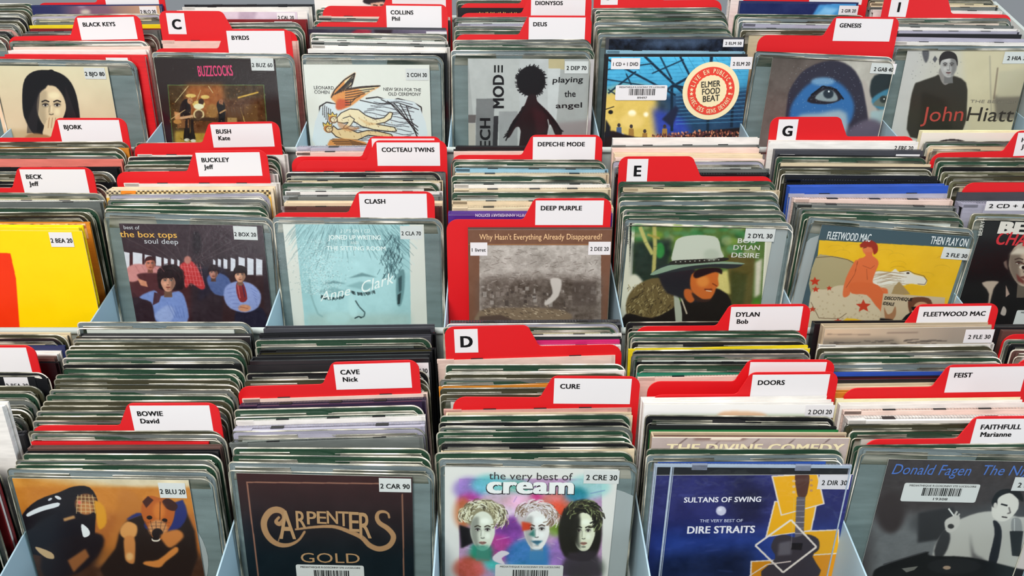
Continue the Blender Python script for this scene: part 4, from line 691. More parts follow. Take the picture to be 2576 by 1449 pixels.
# ------------------------------------------------------------------ prototypes (each part a mesh of its own, shared by the copies)
SW, SH, ST = 0.1418, 0.130, 0.0045
def sleeve_meshes(wide):
    W = wide; m = MB()
    m.plate(rounded(0, W, 0, SH, (.002, .002, .009, .003)), ST - .0008, ST, 0)
    top = [p for p in rounded(0, W, 0.0, SH, (0, 0, .009, .003), 6)]
    path = [(p[0], ST - .0006, p[1]) for p in top[1:]] + [(0, ST - .0006, 0.01)]
    m.tube(path, .00055, 1)
    fh = SH - .0038
    m.plate(rounded(.0008, W - .0012, 0, fh, (.002, .002, .008, .003)), 0, .0002, 2)
    top = rounded(.0008, W - .0012, 0, fh, (0, 0, .008, .003), 6)
    m.tube([(p[0], .0003, p[1]) for p in top[1:]] + [(.0008, .0003, .01)], .00042, 1)
    # welded second flap at mid height that starts halfway across
    m.tube([(W * .52, .0016, fh + .0012), (W * .95, .0016, fh + .0012), (W - .004, .0016, fh - .002)], .0003, 1)
    u = random.uniform(.3, .4); w2 = random.uniform(.48, .6); hh = SH - random.uniform(.0022, .0034)
    for xa_, xb_, q in ((.003, W * u, 0), (W * w2, W - .004, .0006)):
        m.plate([(xa_, hh - .011), (xb_, hh - .011), (xb_ - .002, hh - q), (xa_ + .002, hh - q)], .0024, .00255, 3)
        m.tube([(xa_ + .002, .0023, hh - q), (xb_ - .002, .0023, hh - q)], .00035, 1, 5)
    root = m.mesh('disc_sleeve', [M_LINER, M_BEAD, M_FILM, M_FROST], True)
    for p in root.polygons: p.use_smooth = (p.material_index == 1)
    a = W * random.uniform(.42, .58); b2 = a + .012
    ln = MB().plate([(.003, .01), (W - .003, .01), (W - .003, SH - .0062), (W - .006, SH - .0050), (b2, SH - .0046), (a, SH - .0018), (.004, SH - .0014), (.003, SH - .0022)], .0026, .0031).mesh('pocket_liner', M_LINER)
    bk = MB().box(.008, .008 + .120, .0009, .0023, .004, SH - .0048).mesh('booklet', M_PAPER)
    return root, ln, bk
SLV = [sleeve_meshes(SW) for _ in range(6)] + [sleeve_meshes(.1458)]
JW, JH, JT = 0.1415, 0.1245, 0.0098
def jewel_meshes():
    m = MB()
    # tray half with a chamfered rear edge, ribbed top
    m.box(.0, JW, .0052, JT, 0, JH, 0); m.box(.002, JW - .002, .0040, .0052, .002, JH - .0018, 1)
    root = m.mesh('jewel_case', [M_RIB, M_DARK])
    lid = MB(); lid.box(.0008, JW - .0008, .0, .0013, 0, JH - .0004); lid.box(.0008, JW - .0008, .0013, .0036, JH - .0018, JH - .0004)
    lid.box(.0, .0135, .0, .0046, JH - .003, JH + .0002); lid.box(JW - .003, JW, .0, .0050, 0, JH - .0006)
    lid = lid.mesh('case_lid', M_CASE)
    clip = MB().box(0, .0095, .0030, .0075, JH - .002, JH + .00025).mesh('clip', M_DARK)
    inl = MB().box(.0135, JW - .004, .0013, .0026, .003, JH - .0022).mesh('booklet', M_PAPER)
    return root, lid, clip, inl
JWL = jewel_meshes()
DW, DH, DT = 0.1395, 0.126, 0.0065
def board_meshes(h=DH, w2=DW):
    m = MB(); m.box(0, w2, 0, .0012, 0, h, 0); m.box(0, w2, DT - .0012, DT, 0, h, 0); m.box(0, .0012, .0012, DT - .0012, 0, h - .0002, 0)
    root = m.mesh('cardboard_case', M_BOARD)
    tray = MB().box(.0013, w2 - .0015, .0014, DT - .0014, .001, h - .0018).mesh('disc_tray', M_CASE)
    return root, tray
BRD = {}
def card_mesh(letter, Hc, tab=.0185):
    W = .1395; r = .008; k = 5; tw = .0675
    def arc(cx, cz, rr, a0, a1, n=6): return [(cx + rr * math.cos(R(a0 + (a1 - a0) * i / n)), cz + rr * math.sin(R(a0 + (a1 - a0) * i / n))) for i in range(n + 1)]
    T = Hc + tab
    pts = [(0, 0), (W, 0)]
    tx = W - tw
    pts += arc(W - r, T - r, r, 0, 90)                   # right top of tab
    pts += arc(tx + r * .8, T - r * .8, r * .8, 90, 165)
    pts += arc(tx - .009, Hc + .004, .004, -10, -90, 4)
    pts += arc(r * 1.2, Hc - r * 1.2, r * 1.2, 90, 180)
    if letter: pts = [(W - x, z) for x, z in reversed(pts)]
    m = MB().plate(pts, 0, .0009, 0)
    return m.mesh('divider_card', M_RED)
ORD = ['', 'first', 'second', 'third', 'fourth', 'fifth', 'sixth', 'seventh', 'eighth', 'ninth', 'tenth', 'eleventh', 'twelfth', 'thirteenth', 'fourteenth', 'fifteenth', 'sixteenth', 'seventeenth', 'eighteenth', 'nineteenth', 'twentieth', 'twenty-first', 'twenty-second', 'twenty-third', 'twenty-fourth', 'twenty-fifth', 'twenty-sixth', 'twenty-seventh', 'twenty-eighth', 'twenty-ninth', 'thirtieth']
EXTRA = {}
class Face:
    """the front plane of an item: photograph pixel -> root-local x, z"""
    def __init__(s, root, y=0.0):
        M = root.matrix_world; s.O = M @ Vector((0, y, 0)); s.xa = (M.to_3x3() @ Vector((1, 0, 0))).normalized(); s.za = (M.to_3x3() @ Vector((0, 0, 1))).normalized()
        s.n = s.xa.cross(s.za)
    def __call__(s, px, py): return plane_hit(px, py, s.O, s.xa, s.za, s.n)
KH = dict(s=SH, j=JH, d=DH, c=.134, l=.134)
KT = dict(s=ST, j=JT, d=DT, c=.0010, l=.0010)
DIRY, DIRZ = math.cos(RISE), math.sin(RISE)
NDOT = math.cos(LEAN + RISE)
def depth_at(tier, py, h):
    v = (py - CY) / F; m = (-sp - v * cp) / (cp - v * sp); fy, fz = TIERS[tier]['floor']
    return (m * (fy + h * UY) - fz - h * UZ) / (DIRZ - m * DIRY)
def place(tier, d, x, roll, ys, lift=0.0):
    fy, fz = TIERS[tier]['floor']
    pos = Vector((x, fy + d * DIRY + lift * UY, fz + d * DIRZ + CAMZ + .0008 + lift * UZ))
    M = Matrix.Translation(pos) @ Matrix.Rotation(-LEAN, 4, 'X') @ Matrix.Rotation(roll, 4, 'Y') @ Matrix.Diagonal((1, ys, 1, 1))
    return M
def word(c): return PAL[c][1]
def build_bin(tier, col, nick, spec, dyb=0.0, front=None):
    rows = []
    for ln in spec.strip().splitlines():
        t = ln.split(); o = {}
        if not t: continue
        args = []
        for a in t[2:]:
            if '=' in a: k, v = a.split('='); o[k] = v
            else: args.append(a)
        py = float(t[0]); kind = t[1]; h = float(o.get('h', KH[kind])); rows.append([py, kind, args, o, h, depth_at(tier, py, h)])
    d = None
    for r in rows:
        if d is not None and r[5] < d + .0013: r[5] = d + .0013
        d = r[5]
    anchor = 'the front cover'; n = 0; ncard = 0; made = []
    ncards = sum(1 for r in rows if r[1] in 'cl')
    for i, (py, kind, args, o, h, d) in enumerate(rows):
        T = KT[kind]
        if i + 1 < len(rows): av = (rows[i + 1][5] - d) * NDOT - .00025
        else: av = T
        ys = max(.25 if kind not in 'cl' else .8, min(1.3 if kind == 's' else 1.25, av / T))
        if kind in 'cl': ys = min(1.0, max(.3, av / T))
        dy = float(o.get('dy', dyb))
        fy, fz = TIERS[tier]['floor']
        yy, zz = fy + d * DIRY + h * UY, fz + d * DIRZ + h * UZ; Z = yy * cp - zz * sp
        roll = math.atan2((dy + (random.uniform(-3, 3) if i and kind != 'c' and 'id' not in o else 0)) * Z / F, .1415) * 1.05
        wd = dict(s=SW, j=JW, d=DW, c=.1395, l=.1395)[kind]
        if kind in 'cl':
            lo, hi = bound(col, tier) + .0008, bound(col + 1, tier) - .0008 - wd
            if 'xr' in o: x = (float(o['xr']) - CX) / F * Z - wd
            elif 'xl' in o: x = (float(o['xl']) - CX) / F * Z
            else: x = bound(col, tier) + .004
            x = min(max(x, lo), hi)
        else:
            if 'xl' in o: x = (float(o['xl']) - CX) / F * Z
            else: x = bound(col, tier) + .0009 + random.uniform(0, .0034) * (i > 0) + (.0025 if kind in 'dj' else 0)
            if 'xl' in o and 'xr' in o: wd = (float(o['xr']) - float(o['xl'])) / F * Z
            x = min(max(x, bound(col, tier) + .0008 - (.006 if 'free' in o else 0)), bound(col + 1, tier) - .001 - min(wd, .146) + (.03 if 'free' in o else 0))
        lift = abs(math.sin(roll)) * wd if roll > 0 else 0.0
        # the roll turns about the bottom left corner: lift the item so that its lowest corner meets the tray
        M = place(tier, d, x, roll, ys, lift * .5)
        if kind == 's' and 'h' in o: M = M @ Matrix.Diagonal((1, 1, h / SH, 1))
        tiern = ['front', 'middle', 'back'][tier]
        tail = '%s bin' % nick
        if kind == 's':
            n += 1; rt, ln_, bk = SLV[6 if 'wide' in o else (i * 5 + col * 2 + i // 3) % 6]; a, b = args[0], args[1]
            root = obj('disc_sleeve', rt, None, PAL[a][0], M); obj('pocket_liner', ln_, root, PAL[{'y': 'g', 'o': 'o', 'g': 'g', 'k': 'k', 'z': 'z', 'e': 'o'}.get(a, a)][0])
            
            if not (front and i == 0): obj('booklet', bk, root, PAL[b][0])
            else: root.children[0].color = rgb('#7a8789')
            desc = '%s disc sleeve with %s booklet' % (word(a), word(b)); cat = 'disc'; grp = 'soft disc sleeves filed in the bins'
        elif kind == 'j':
            n += 1; a, b = args[0], args[1]; root = obj('jewel_case', JWL[0], None, PAL[a][0], M)
            if front and i == 0: pass
            else:
                obj('case_lid', JWL[1], root, PAL[a][0]); obj('booklet', JWL[3], root, PAL[b][0])
                for cxp in ((.027, .105) if i % 2 else (.030, .068, .102)):
                    c_ = obj('clip', JWL[2], root); c_.location = (cxp, 0, 0)
            desc = '%s-tinted hard disc case' % word(a); cat = 'disc'; grp = 'hard plastic disc cases in the bins'
        elif kind == 'd':
            n += 1; a = args[0]; b = args[1] if len(args) > 1 else 'D'; key = (round(h, 4), round(min(wd, .146), 4))
            if key not in BRD: BRD[key] = board_meshes(h, key[1])
            root = obj('cardboard_case', BRD[key][0], None, PAL[a][0], M); obj('disc_tray', BRD[key][1], root, PAL[b][0])
            desc = '%s cardboard disc case' % word(a); cat = 'disc'; grp = 'cardboard disc cases in the bins'
        else:
            ncard += 1; root = obj('divider_card', card_mesh(kind == 'l', h), None, None, M); W = .1395; T_ = h + .0185; tw = .0675
            cat = 'divider'; grp = 'red divider cards between the discs'
            if kind == 'c':
                lx0, lx1, lz1 = W - tw + .0035, W - .0065, T_ - .0018; lz0 = lz1 - .0215
                lab = obj('name_label', MB().box(lx0, lx1, -.00015, .0, lz0, lz1).mesh('name_label', M_WHITE), root)
                txt = ' '.join(args).replace('_', ' '); lines = txt.split('|') if txt else []
                for q, s_ in enumerate(lines):
                    if not s_ or s_ == '-': continue
                    V, _ = glyphs(s_, 1.7); wn = max(v[0] for v in V) - min(v[0] for v in V); cap = .0040; wx = wn * cap / .70
                    ax = lx0 + .0045 + (.0012 if q else 0); az = lz1 - .0085 - .0062 * q
                    lettering(s_, lab, (ax, az), (ax + wx, az), cap, bold=1.7, y=-.0003)
                look = 'red divider card with %s white label' % ('blank' if not lines or lines[0]=='-' else 'two-line' if len(lines) > 1 else 'one-line')
            else:
                lx0, lz1 = .0075, T_ - .0022
                lab = obj('letter_label', MB().box(lx0, lx0 + .0185, -.00015, .0, lz1 - .0205, lz1).mesh('letter_label', M_WHITE), root)
                L_ = args[0]; V, _ = glyphs(L_, 2.2); wn = max(v[0] for v in V) - min(v[0] for v in V); cap = .0098; wx = wn * cap / .72
                lettering(L_, lab, (lx0 + .0095 - wx / 2, lz1 - .0155), (lx0 + .0095 + wx / 2, lz1 - .0155), cap, bold=2.2, y=-.0003)
                look = 'red divider card with large black letter %s' % L_
            if kind == 'l': anchor = 'letter %s divider' % L_
            else: anchor = '%s divider' % ORD[ncard]
            tag(root, '%s, %s in %s' % (look, ORD[ncard], tail), cat, grp); n = 0; made.append((root, o)); 
            root['_n'] = 1; del root['_n']
            continue
        if i == 0: pos = 'foremost in the'
        elif anchor == 'the front cover' : pos = '%s behind the front disc,' % ORD[min(n - 1, 30)]
        else: pos = '%s behind %s,' % (ORD[min(n, 30)], anchor)
        tag(root, '%s, %s %s' % (desc, pos, tail), cat, grp)
        made.append((root, o))
        key = o.get('id')
        if key: EXTRA[key] = root
    EXTRA[(tier, col)] = made[0][0]
    return made
# ------------------------------------------------------------------ what stands in each bin, front to back:
# image row of the top edge, kind (s sleeve, j jewel case, d cardboard case, c name card, l letter card), colours
FILL = """"""
BINS = {
(0, 0): ('far left', """
1300 s k w
1262 s y p
1225 d R w
1190 s k w
1026 d w w id=whitebox h=.166 xl=-380 xr=38
1098 j D k
1060 s y w
1042 s o c
1018 s y w
998 s g c
982 s o f
955 d k w id=bea2 xl=-380 xr=88
940 s k w
935 c - xr=98
915 j k k
905 d m f
893 d w w
872 d n w xl=-350 xr=122
862 s k c
850 s o e
846 d c k
"""),
(0, 1): ('racing dogs', """
1192 s z w dy=10 wide=1 xl=4 free=1
1178 s g p
1164 s y w
1155 s g w
1142 d k m dy=-4
1130 d m w
1114 d r r xl=78 xr=524
1101 s y w
1089 s o c
1076 c BOWIE|David xr=560 dy=-2
1066 s y w
1056 s o c
1042 s y f
1030 s o c
1018 s o f
1004 s g c
988 s y w
976 s o f
962 s o c
950 s g f
938 s g w
922 d k k dy=-2
908 s y f
897 s g w
886 s g c
877 s o c
867 s o f
857 s y w
851 d k w h=.131
818 s z w id=emptysleeve h=.1345 xl=189
"""),
(0, 2): ('gold arched lettering', """
1180 s z w dy=12 wide=1
1158 s g w dy=4
1140 s g w dy=0
1118 j y k dy=-20
1098 s l w dy=-8
1086 j l w dy=-12
1062 j w k dy=-14
1043 s g g dy=-12
1025 j V k dy=-14
1006 j f c dy=-14
1000 c CAVE|Nick xr=1072 dy=-14
982 s o c
966 s o c
950 s k w
911 d k k id=cav h=.136 dy=-8
896 d k Y
884 j k k dy=-8
871 s g y dy=-6
858 d D k
850 j k y
843 d k k
830 d D k h=.128
"""),
(0, 3): ('three painted faces', """
1166 s z w dy=8
1152 s g k
1138 d c R xl=1115 dy=-6
1126 s k y
1110 s g w
1096 s g k
1082 s y c
1070 s k w
1058 s g w
1049 d c k dy=-4
1034 j p k dy=-10
1010 c CURE xr=1612 dy=4
1000 s o w
988 s o w
976 d O n dy=-12
964 s y k
952 s o w
942 d w w dy=-8
928 s g y dy=-4
908 j f R dy=-14 xl=1112
886 l D xl=1130 dy=-8
876 j w l
864 d M w
856 d k L
846 j w g
836 s g c
826 s l w
820 j D k
"""),
(0, 4): ('guitar collage', """
1172 j l k dy=4 xl=1642
1158 s z b
1141 s g w
1104 d B m id=street h=.136 dy=2 xl=1640 xr=2138
1092 d G w
1075 d k w dy=4
1058 s k w dy=2
1016 d w w id=doi h=.134 xl=1620 xr=2098
1003 d w w h=.133 dy=-4
996 c DOORS xr=2112 dy=-4
962 c - xr=2092 dy=0 h=.136
952 j f k dy=-8
942 d t w dy=-4
930 s g w
914 j k w
904 s y w
893 s k c
881 d Y c id=spots xl=1590 xr=2040 dy=-10
866 s k w dy=-2
856 s y y
846 s g k
838 s g w
828 c DYLAN|Bob xr=2036 dy=-4
818 s k y
"""),
(0, 5): ('man at microphone', """
1138 s z w dy=12
1124 s g w
1110 c FAITHFULL|Marianne xl=2182 dy=-4
1094 s g w
1080 s o w
1060 j w p dy=-4
1036 j f k dy=-6
1022 d w w dy=-8
1006 d i c dy=-6
1001 c FEIST xl=2158 dy=-8
990 d O k dy=-4
976 d c o
958 d k r dy=-4
940 d b b dy=-4
926 s z w
910 s g c
895 s y w
884 s o c
870 j w f dy=-6
825 d B D id=fle2 h=.140 xl=2075 xr=2497 dy=-4
824 c FLEETWOOD_MAC xr=2506 dy=-6
817 d k m h=.128
"""),
(0, 6): ('front right corner', """
1010 s k w
985 s y w
960 j y w
940 j w k
925 s k y
905 c - xl=2560
890 s m w
875 s k w
858 s y c
845 c - xl=2525
836 d m w
826 d k w
"""),
(1, 0): ('yellow and red cover', """
574 d x Y dy=2 h=.140 xl=-250 xr=222
561 d O k id=ostrip
554 s k y
542 s o c
530 s g w
512 j y w
506 j w k
496 s y c
485 c BECK|Jeff xr=230 dy=0
478 s m w
470 s k w
460 j k w
450 s o c
438 s y w
424 j k y
404 d S k id=salmon h=.13 xl=-200 xr=300
396 s y c
388 s g w
380 s o Y
374 d O w
365 s o c
362 c BJORK xr=325 dy=0
"""),
(1, 1): ('bus passengers', """
545 s z w dy=14 wide=1
534 s g y dy=6
524 s g w dy=4
508 s y w
496 s l w
478 d c w id=check h=.132 xl=262 xr=682 dy=-2
463 j w l
457 c BUCKLEY|Jeff xr=676 dy=-4
445 j w c
432 s y c
420 s o w
410 s g y
400 s k w
391 j w k
384 c BUSH|Kate xr=714 dy=-6
372 s k w
364 s g w
"""),
(1, 2): ('pale blue face', """
551 s z w dy=3 wide=1
538 c CLASH xr=1094 dy=0
522 j m w
513 d c w
496 j y k
484 j w y
474 s g w
457 j c k id=clouds
450 s k y
438 j y w
434 j D y
416 c COCTEAU_TWINS xr=1125
396 c - xr=1112 h=.134
385 j f w
374 j l w
"""),
(1, 3): ('brown stone picture', """
574 d m w id=stone h=.128 xl=1177 xr=1541 dy=0
562 c DEEP_PURPLE xr=1536 dy=0
539 d v w id=purple h=.130 dy=0 xl=1127 xr=1541
526 j c y
508 j c k
490 s g w
480 j c k
466 j w p
451 s g y
440 j c k
427 j L w
412 s g y
405 s k w
394 c DEPECHE_MODE xr=1514
385 d f k
378 j k w
372 d k w
"""),
(1, 4): ('pale hat man', """
562 s z w dy=8 wide=1
548 s g w
534 s y g
524 s g w
512 s z w
500 s g w
490 s y w
478 j c k dy=4
468 s g c
448 l E xl=1556 dy=0
440 j k w
428 j y w
416 s l w
402 d f w dy=4
390 d c f dy=4
376 d f w
368 j y w
364 d w y h=.13
"""),
(1, 5): ('white horse cover', """
566 s z w dy=30 wide=1 xl=2008 free=1
548 s g w dy=12
534 s y w dy=8
520 j y f dy=6
504 j f k dy=4
490 j l w dy=0
476 d b w dy=-4 xl=1990 xr=2388 h=.130
466 j k y dy=2
455 j k m
444 d k k dy=2
434 s o w dy=4
424 d k y
414 d c k
402 s g c
393 d k w dy=4
383 d D w id=twolab h=.13
358 d w c id=ere xl=1932 xr=2305 h=.134 dy=2
346 l G xl=1934 dy=2
"""),
(1, 6): ('singer on black', """
548 s e k dy=8
516 j l w id=livret
486 d D m
478 c - xl=2432 h=.134
462 s e c
448 s o k
438 s e w
424 d k w
414 s g c
400 s o c
392 c H.|Ji xl=2350 dy=-10
372 s c c
362 s y c
332 d i w id=nude h=.134 xl=2318
"""),
(2, -1): ('back left corner', """
96 s m f
84 s k c
74 s p w
64 s y c
55 s o c
46 s k w
38 s y w
30 s o c
24 s g w
18 s o w
13 s g w
"""),
(2, 0): ('dark-haired woman', """
154 s z w dy=4 xl=-32 free=1
140 d r w id=redlab h=.130 dy=2
129 d w f h=.128
120 d f n
112 s y c
106 s o c
99 c BLACK_KEYS xr=356 dy=-6
89 s m w
82 j y w
74 d R k
66 d Y k
58 j y w
50 s l c
44 s o c
39 s g c
15 d n w id=dusk xl=78 xr=402 h=.137
9 c - xr=400
"""),
(2, 1): ('stage band', """
136 s z w dy=4
126 c BYRDS xr=736
104 j f w xl=384
86 l C xl=372
76 s y w
68 s g w
62 s y w
51 d R w id=darkred h=.128
28 d w l id=pinkface h=.132
20 j w k
14 j k w
"""),
(2, 2): ('winged woodcut', """
142 s z b
136 j k w
128 d w w
118 j w l
111 j y w
105 j w k
99 s y w
93 s g w
86 j y w
72 d D w id=purplegrey h=.130
67 c COLLINS|Phil xr=1124
58 s g w
50 j y f
43 j f r
40 c CRAMPS xr=1134
32 s g w
24 s y c
-8 d w w id=hatgirl h=.140
"""),
(2, 3): ('shaggy black figure', """
131 s z w
122 s g w
110 s y g
104 s y w
89 c DEUS xr=1486
80 s g w
70 s y c
62 j l w
54 s y w
40 c DIONYSOS xr=1486
22 d k k h=.130 id=gold
12 c - xr=1480
4 s g w
"""),
(2, 4): ('round cream sticker', """
139 d k k xl=1530 xr=1888 h=.128
130 j L w xl=1532
97 d D k id=smoke h=.134 xl=1530 xr=1876
88 s z y
76 s g w
68 s y w
58 s z w
46 s g w
38 s y w
30 s g c
24 s y w
4 l F xl=1496
"""),
(2, 5): ('blue painted eye', """
140 s z w dy=14
92 c GENESIS xr=2268 h=.139
80 s o c
74 j y w
64 j l w
54 s z w
46 s o w
40 s g w
6 d n w id=wave h=.138 xl=1860 xr=2156
0 c - xr=2198
-6 j w m
"""),
(2, 6): ('black jacket man', """
118 s z w dy=0
108 j w L
98 d l S
88 d k w
80 j l w
72 j w y
64 j y w
58 s y f
36 l I xl=2212
28 j w y
20 j y f
12 j c k
6 s o c
"""),
}
# default in-plane tilt for a bin where none is given
TILT = {(0, 2): -8, (0, 3): -4, (0, 4): -2, (0, 5): -4, (1, 5): 2, (2, 0): -2, (2, 2): 3, (2, 3): 1, (2, 5): 4, (2, 6): 3, (0, 1): 0, (1, 1): -3}
# ------------------------------------------------------------------ room and rack
def struct(name, me, label=None):
    o = obj(name, me); o['kind'] = 'structure'; return o
m_floor = mat('vinyl_floor', '#c4cdc6', 0.5, 0.3); m_wall = mat('wall_paint', '#c4c8c4', 0.8, 0.2)
nt = m_floor.node_tree; nz = nt.nodes.new('ShaderNodeTexNoise'); nz.inputs['Scale'].default_value = 40; rp = nt.nodes.new('ShaderNodeValToRGB')
rp.color_ramp.elements[0].color = rgb('#dbe4dc'); rp.color_ramp.elements[1].color = rgb('#e6ede6')
nt.links.new(nz.outputs['Fac'], rp.inputs[0]); nt.links.new(rp.outputs[0], nt.nodes['Principled BSDF'].inputs['Base Color'])
struct('floor', MB().box(-3, 3, -2, 4, -.02, 0).mesh('floor', m_floor))
rack = bpy.data.objects.new('disc_browser', None); C.objects.link(rack); rack.location = (0, .27, 0)
tag(rack, 'stepped pale grey steel browser rack holding the rows of discs', 'rack')
def part(name, mb, m, sm=False): 
    o = obj(name, mb.mesh(name, m, sm), rack); o.location = (0, -.27, 0); return o
YF = [.268, .475, .665, .868]; WT = [-.480, -.418, -.350, -.290]
xa, xb = bound(-1), bound(7)
for k in range(3):
    fy, fz = TIERS[k]['floor']; y0, y1 = YF[k], YF[k + 1]
    f = lambda y: fz + (y - fy) * math.tan(RISE) + CAMZ
    # tray bottom
    b = MB(); v = [(xa, y0, f(y0) - .002), (xb, y0, f(y0) - .002), (xb, y1 - .0015, f(y1) - .002), (xa, y1 - .0015, f(y1) - .002)]
    b.v = v + [(x, y, z + .0018) for x, y, z in v]; b.f = [(3, 2, 1, 0), (4, 5, 6, 7), (0, 1, 5, 4), (1, 2, 6, 5), (2, 3, 7, 6), (3, 0, 4, 7)]; b.mi = [0] * 6
    part('tray_bottom', b, M_STEEL)
    # front and back sheet with a rolled rim
    for j in ((k, k + 1) if k == 0 else (k + 1,)):
        y = YF[j]; zt = WT[j] + CAMZ; bm_ = MB(); bm_.box(xa, xb, y - .0008, y + .0008, .30, zt - .002)
        part('back_sheet' if j else 'front_sheet', bm_, M_STEEL)
        part('rim', MB().tube([(xa, y, zt - .003), (xb, y, zt - .003)], .0030, n=10), M_STEEL, True)
    for c in range(-1, 8):
        x = bound(c, k); zt = WT[k] + CAMZ
        w_ = MB(); w_.box(x - .0006, x + .0006, y0 + .001, y1 - .001, f(y0) + .0005, zt - .0015)
        p_ = part('partition', w_, M_STEEL_BLUELIT)
        e = MB().tube([(x, y0 + .002, zt - .0012), (x, y1 - .003, zt - .0012)], .0013, n=8); o = obj('partition_rim', e.mesh('partition_rim', M_STEEL, True), p_)
# right end panel, higher than the partitions, and the base
pe = MB(); x = xb - .003 + PW * 0
xe = bound(7) + .002
pe.v = [(xe + .001, .26, .4), (xe + .001, .87, .4), (xe + .001, .87, CAMZ - .275), (xe + .001, .76, CAMZ - .287), (xe + .001, .665, CAMZ - .345), (xe + .001, .475, CAMZ - .405), (xe + .001, .26, CAMZ - .475)]
n_ = len(pe.v); pe.v += [(x_ + .004, y_, z_) for x_, y_, z_ in pe.v]; pe.f = [tuple(range(n_)), tuple(reversed(range(n_, 2 * n_)))] + [(i, i + n_, (i + 1) % n_ + n_, (i + 1) % n_) for i in range(n_)]; pe.mi = [0] * len(pe.f)
part('end_panel', pe, M_STEEL)
b = MB(); b.box(xa, xb, .30, .84, 0.02, .32); part('plinth', b, M_STEEL)
# ------------------------------------------------------------------ fill the bins
for (t, c), (nick, spec) in BINS.items():
    build_bin(t, c, nick, spec, TILT.get((t, c), 0), front=True)
def cover(root, yb, TL, TR, art=None, asp=1.0, fillc=None, name='booklet', res=512, rough=0.35, round_=0):
    """a flat printed front lying in the item's plane, its top edge from pixel TL to pixel TR"""
    fc = Face(root, yb); a = fc(*TL); b = fc(*TR); dx, dz = b[0] - a[0], b[1] - a[1]; W = math.hypot(dx, dz); ux = (dx / W, dz / W); uz = (-ux[1], ux[0]); H = W * asp
    H = min(H, a[1] - .0015)
    asp = H / W
    def q(px, py):
        x, z = fc(px, py); x -= a[0]; z -= a[1]; return ((x * ux[0] + z * ux[1]) / W, -(x * uz[0] + z * uz[1]) / H)
    P2 = lambda u, v: (a[0] + ux[0] * u * W - uz[0] * v * H, a[1] + ux[1] * u * W - uz[1] * v * H)
    pts = [P2(0, 1), P2(1, 1), P2(1, 0), P2(0, 0)]
    ys = root.matrix_world.to_scale()[1]
    m = MB(); m.plate(pts, yb, yb + .0008 / ys * .5); m.mi = [1 if art else 0] + [0] * (len(m.f) - 1)
    mats = [M_PAPER]
    if art:
        A = Art(q, res, asp); art(A); mats.append(print_mat(A.image('cover_print'), rough))
    me = m.mesh(name, mats); uv = me.uv_layers.new(name='UVMap'); U = [(0, 0), (1, 0), (1, 1), (0, 1)]
    for li in range(4): uv.data[me.polygons[0].loop_start + li].uv = U[li]
    o = obj(name, me, root, fillc or '#e8e4de'); return o, fc
def write(fc, par, s, ax, ay, bx, by, cap, col='#0c0c0e', bold=1, yb=0.0, shear=0, warp=None):
    a = fc(ax, ay); b = fc(bx, by); t = fc(ax, ay - cap); c_ = math.hypot(t[0] - a[0], t[1] - a[1])
    return lettering(s, par, a, b, c_, col, bold, y=yb, shear=shear, warp=warp)
def sticker(root, fc, yb, x0, y0, x1, y1, text=None, cap=11, col='#0c0c0e', name='call_number_label', ty=None, inset=4, par=None, bold=1):
    a = fc(x0, y0); b = fc(x1, y1); c = fc(x0, y1); w_ = abs(b[0] - a[0]); pts = [(a[0], b[1]), (b[0], b[1]), (b[0], a[1]), (a[0], a[1])]
    o = obj(name, MB().plate(pts, yb, yb + .00015).mesh(name, M_WHITE), root)
    if text:
        ty = ty if ty is not None else y1 - (y1 - y0) * .30
        p = fc(x0 + inset, ty); q = fc(x1 - inset, ty); z = p[1]; t = fc(x0, ty - cap)
        xl = max(p[0], a[0] + .0006); xr = min(q[0], b[0] - .0006)
        lettering(text, o, (xl, z), (xr, z), abs(t[1] - z), col, bold, y=yb - .0002)
    return o
def barcode(root, fc, yb, x0, y0, x1, y1, num=None):
    a = fc(x0, y0); b = fc(x1, y1); H = a[1] - b[1]; W = b[0] - a[0]
    o = obj('barcode_label', MB().plate(rounded(a[0], b[0], b[1], a[1], (.0015,) * 4, 3), yb, yb + .00015).mesh('barcode_label', M_WHITE), root)
    rr = random.Random(num or 5); m = MB(); x = a[0] + W * .26
    while x < a[0] + W * .77:
        w2 = rr.choice([.0003, .0003, .0006, .0009]); m.box(x, x + w2, yb - .0001, yb, b[1] + H * .33, a[1] - H * .24); x += w2 + rr.choice([.0003, .0005, .0007])
    obj('barcode', m.mesh('barcode', M_INK), o)
    cap = .0016
    lettering('MEDIATHEQUE R.GOSCINNY STE LUCE/LOIRE', o, (a[0] + W * .07, a[1] - .0028), (a[0] + W * .95, a[1] - .0028), cap, bold=.4, y=yb - .0001)
    if num: lettering(num, o, (a[0] + W * .43, b[1] + H * .10), (a[0] + W * .62, b[1] + H * .10), .0021, bold=.4, y=yb - .0001)
    return o
def disc(root, fc, yb, cx, cy, r=.059, ring=True):
    a = fc(cx, cy); pts = [(a[0] + r * math.cos(2 * math.pi * i / 48), a[1] + r * math.sin(2 * math.pi * i / 48)) for i in range(48)]
    pts = [(min(max(x, .002), .1405), min(max(z, .002), .124)) for x, z in pts]
    return obj('disc', MB().plate(pts, yb, yb + .0002).mesh('disc', M_DISC), root)
YB = .0009
def std(key, TL, TR, art, sticks=(), texts=(), asp=1.0, yb=YB, res=512):
    root = EXTRA[key]; o, fc = cover(root, yb, TL, TR, art, asp, res=res)
    for s in sticks: sticker(root, fc, yb - .0003, *s)
    for t in texts:
        kw = t[-1] if isinstance(t[-1], dict) else {}; tt = t[:-1] if kw else t
        write(fc, o, *tt, yb=yb - .00025, **kw)
    return root, o, fc
WHT = '#ecebef'
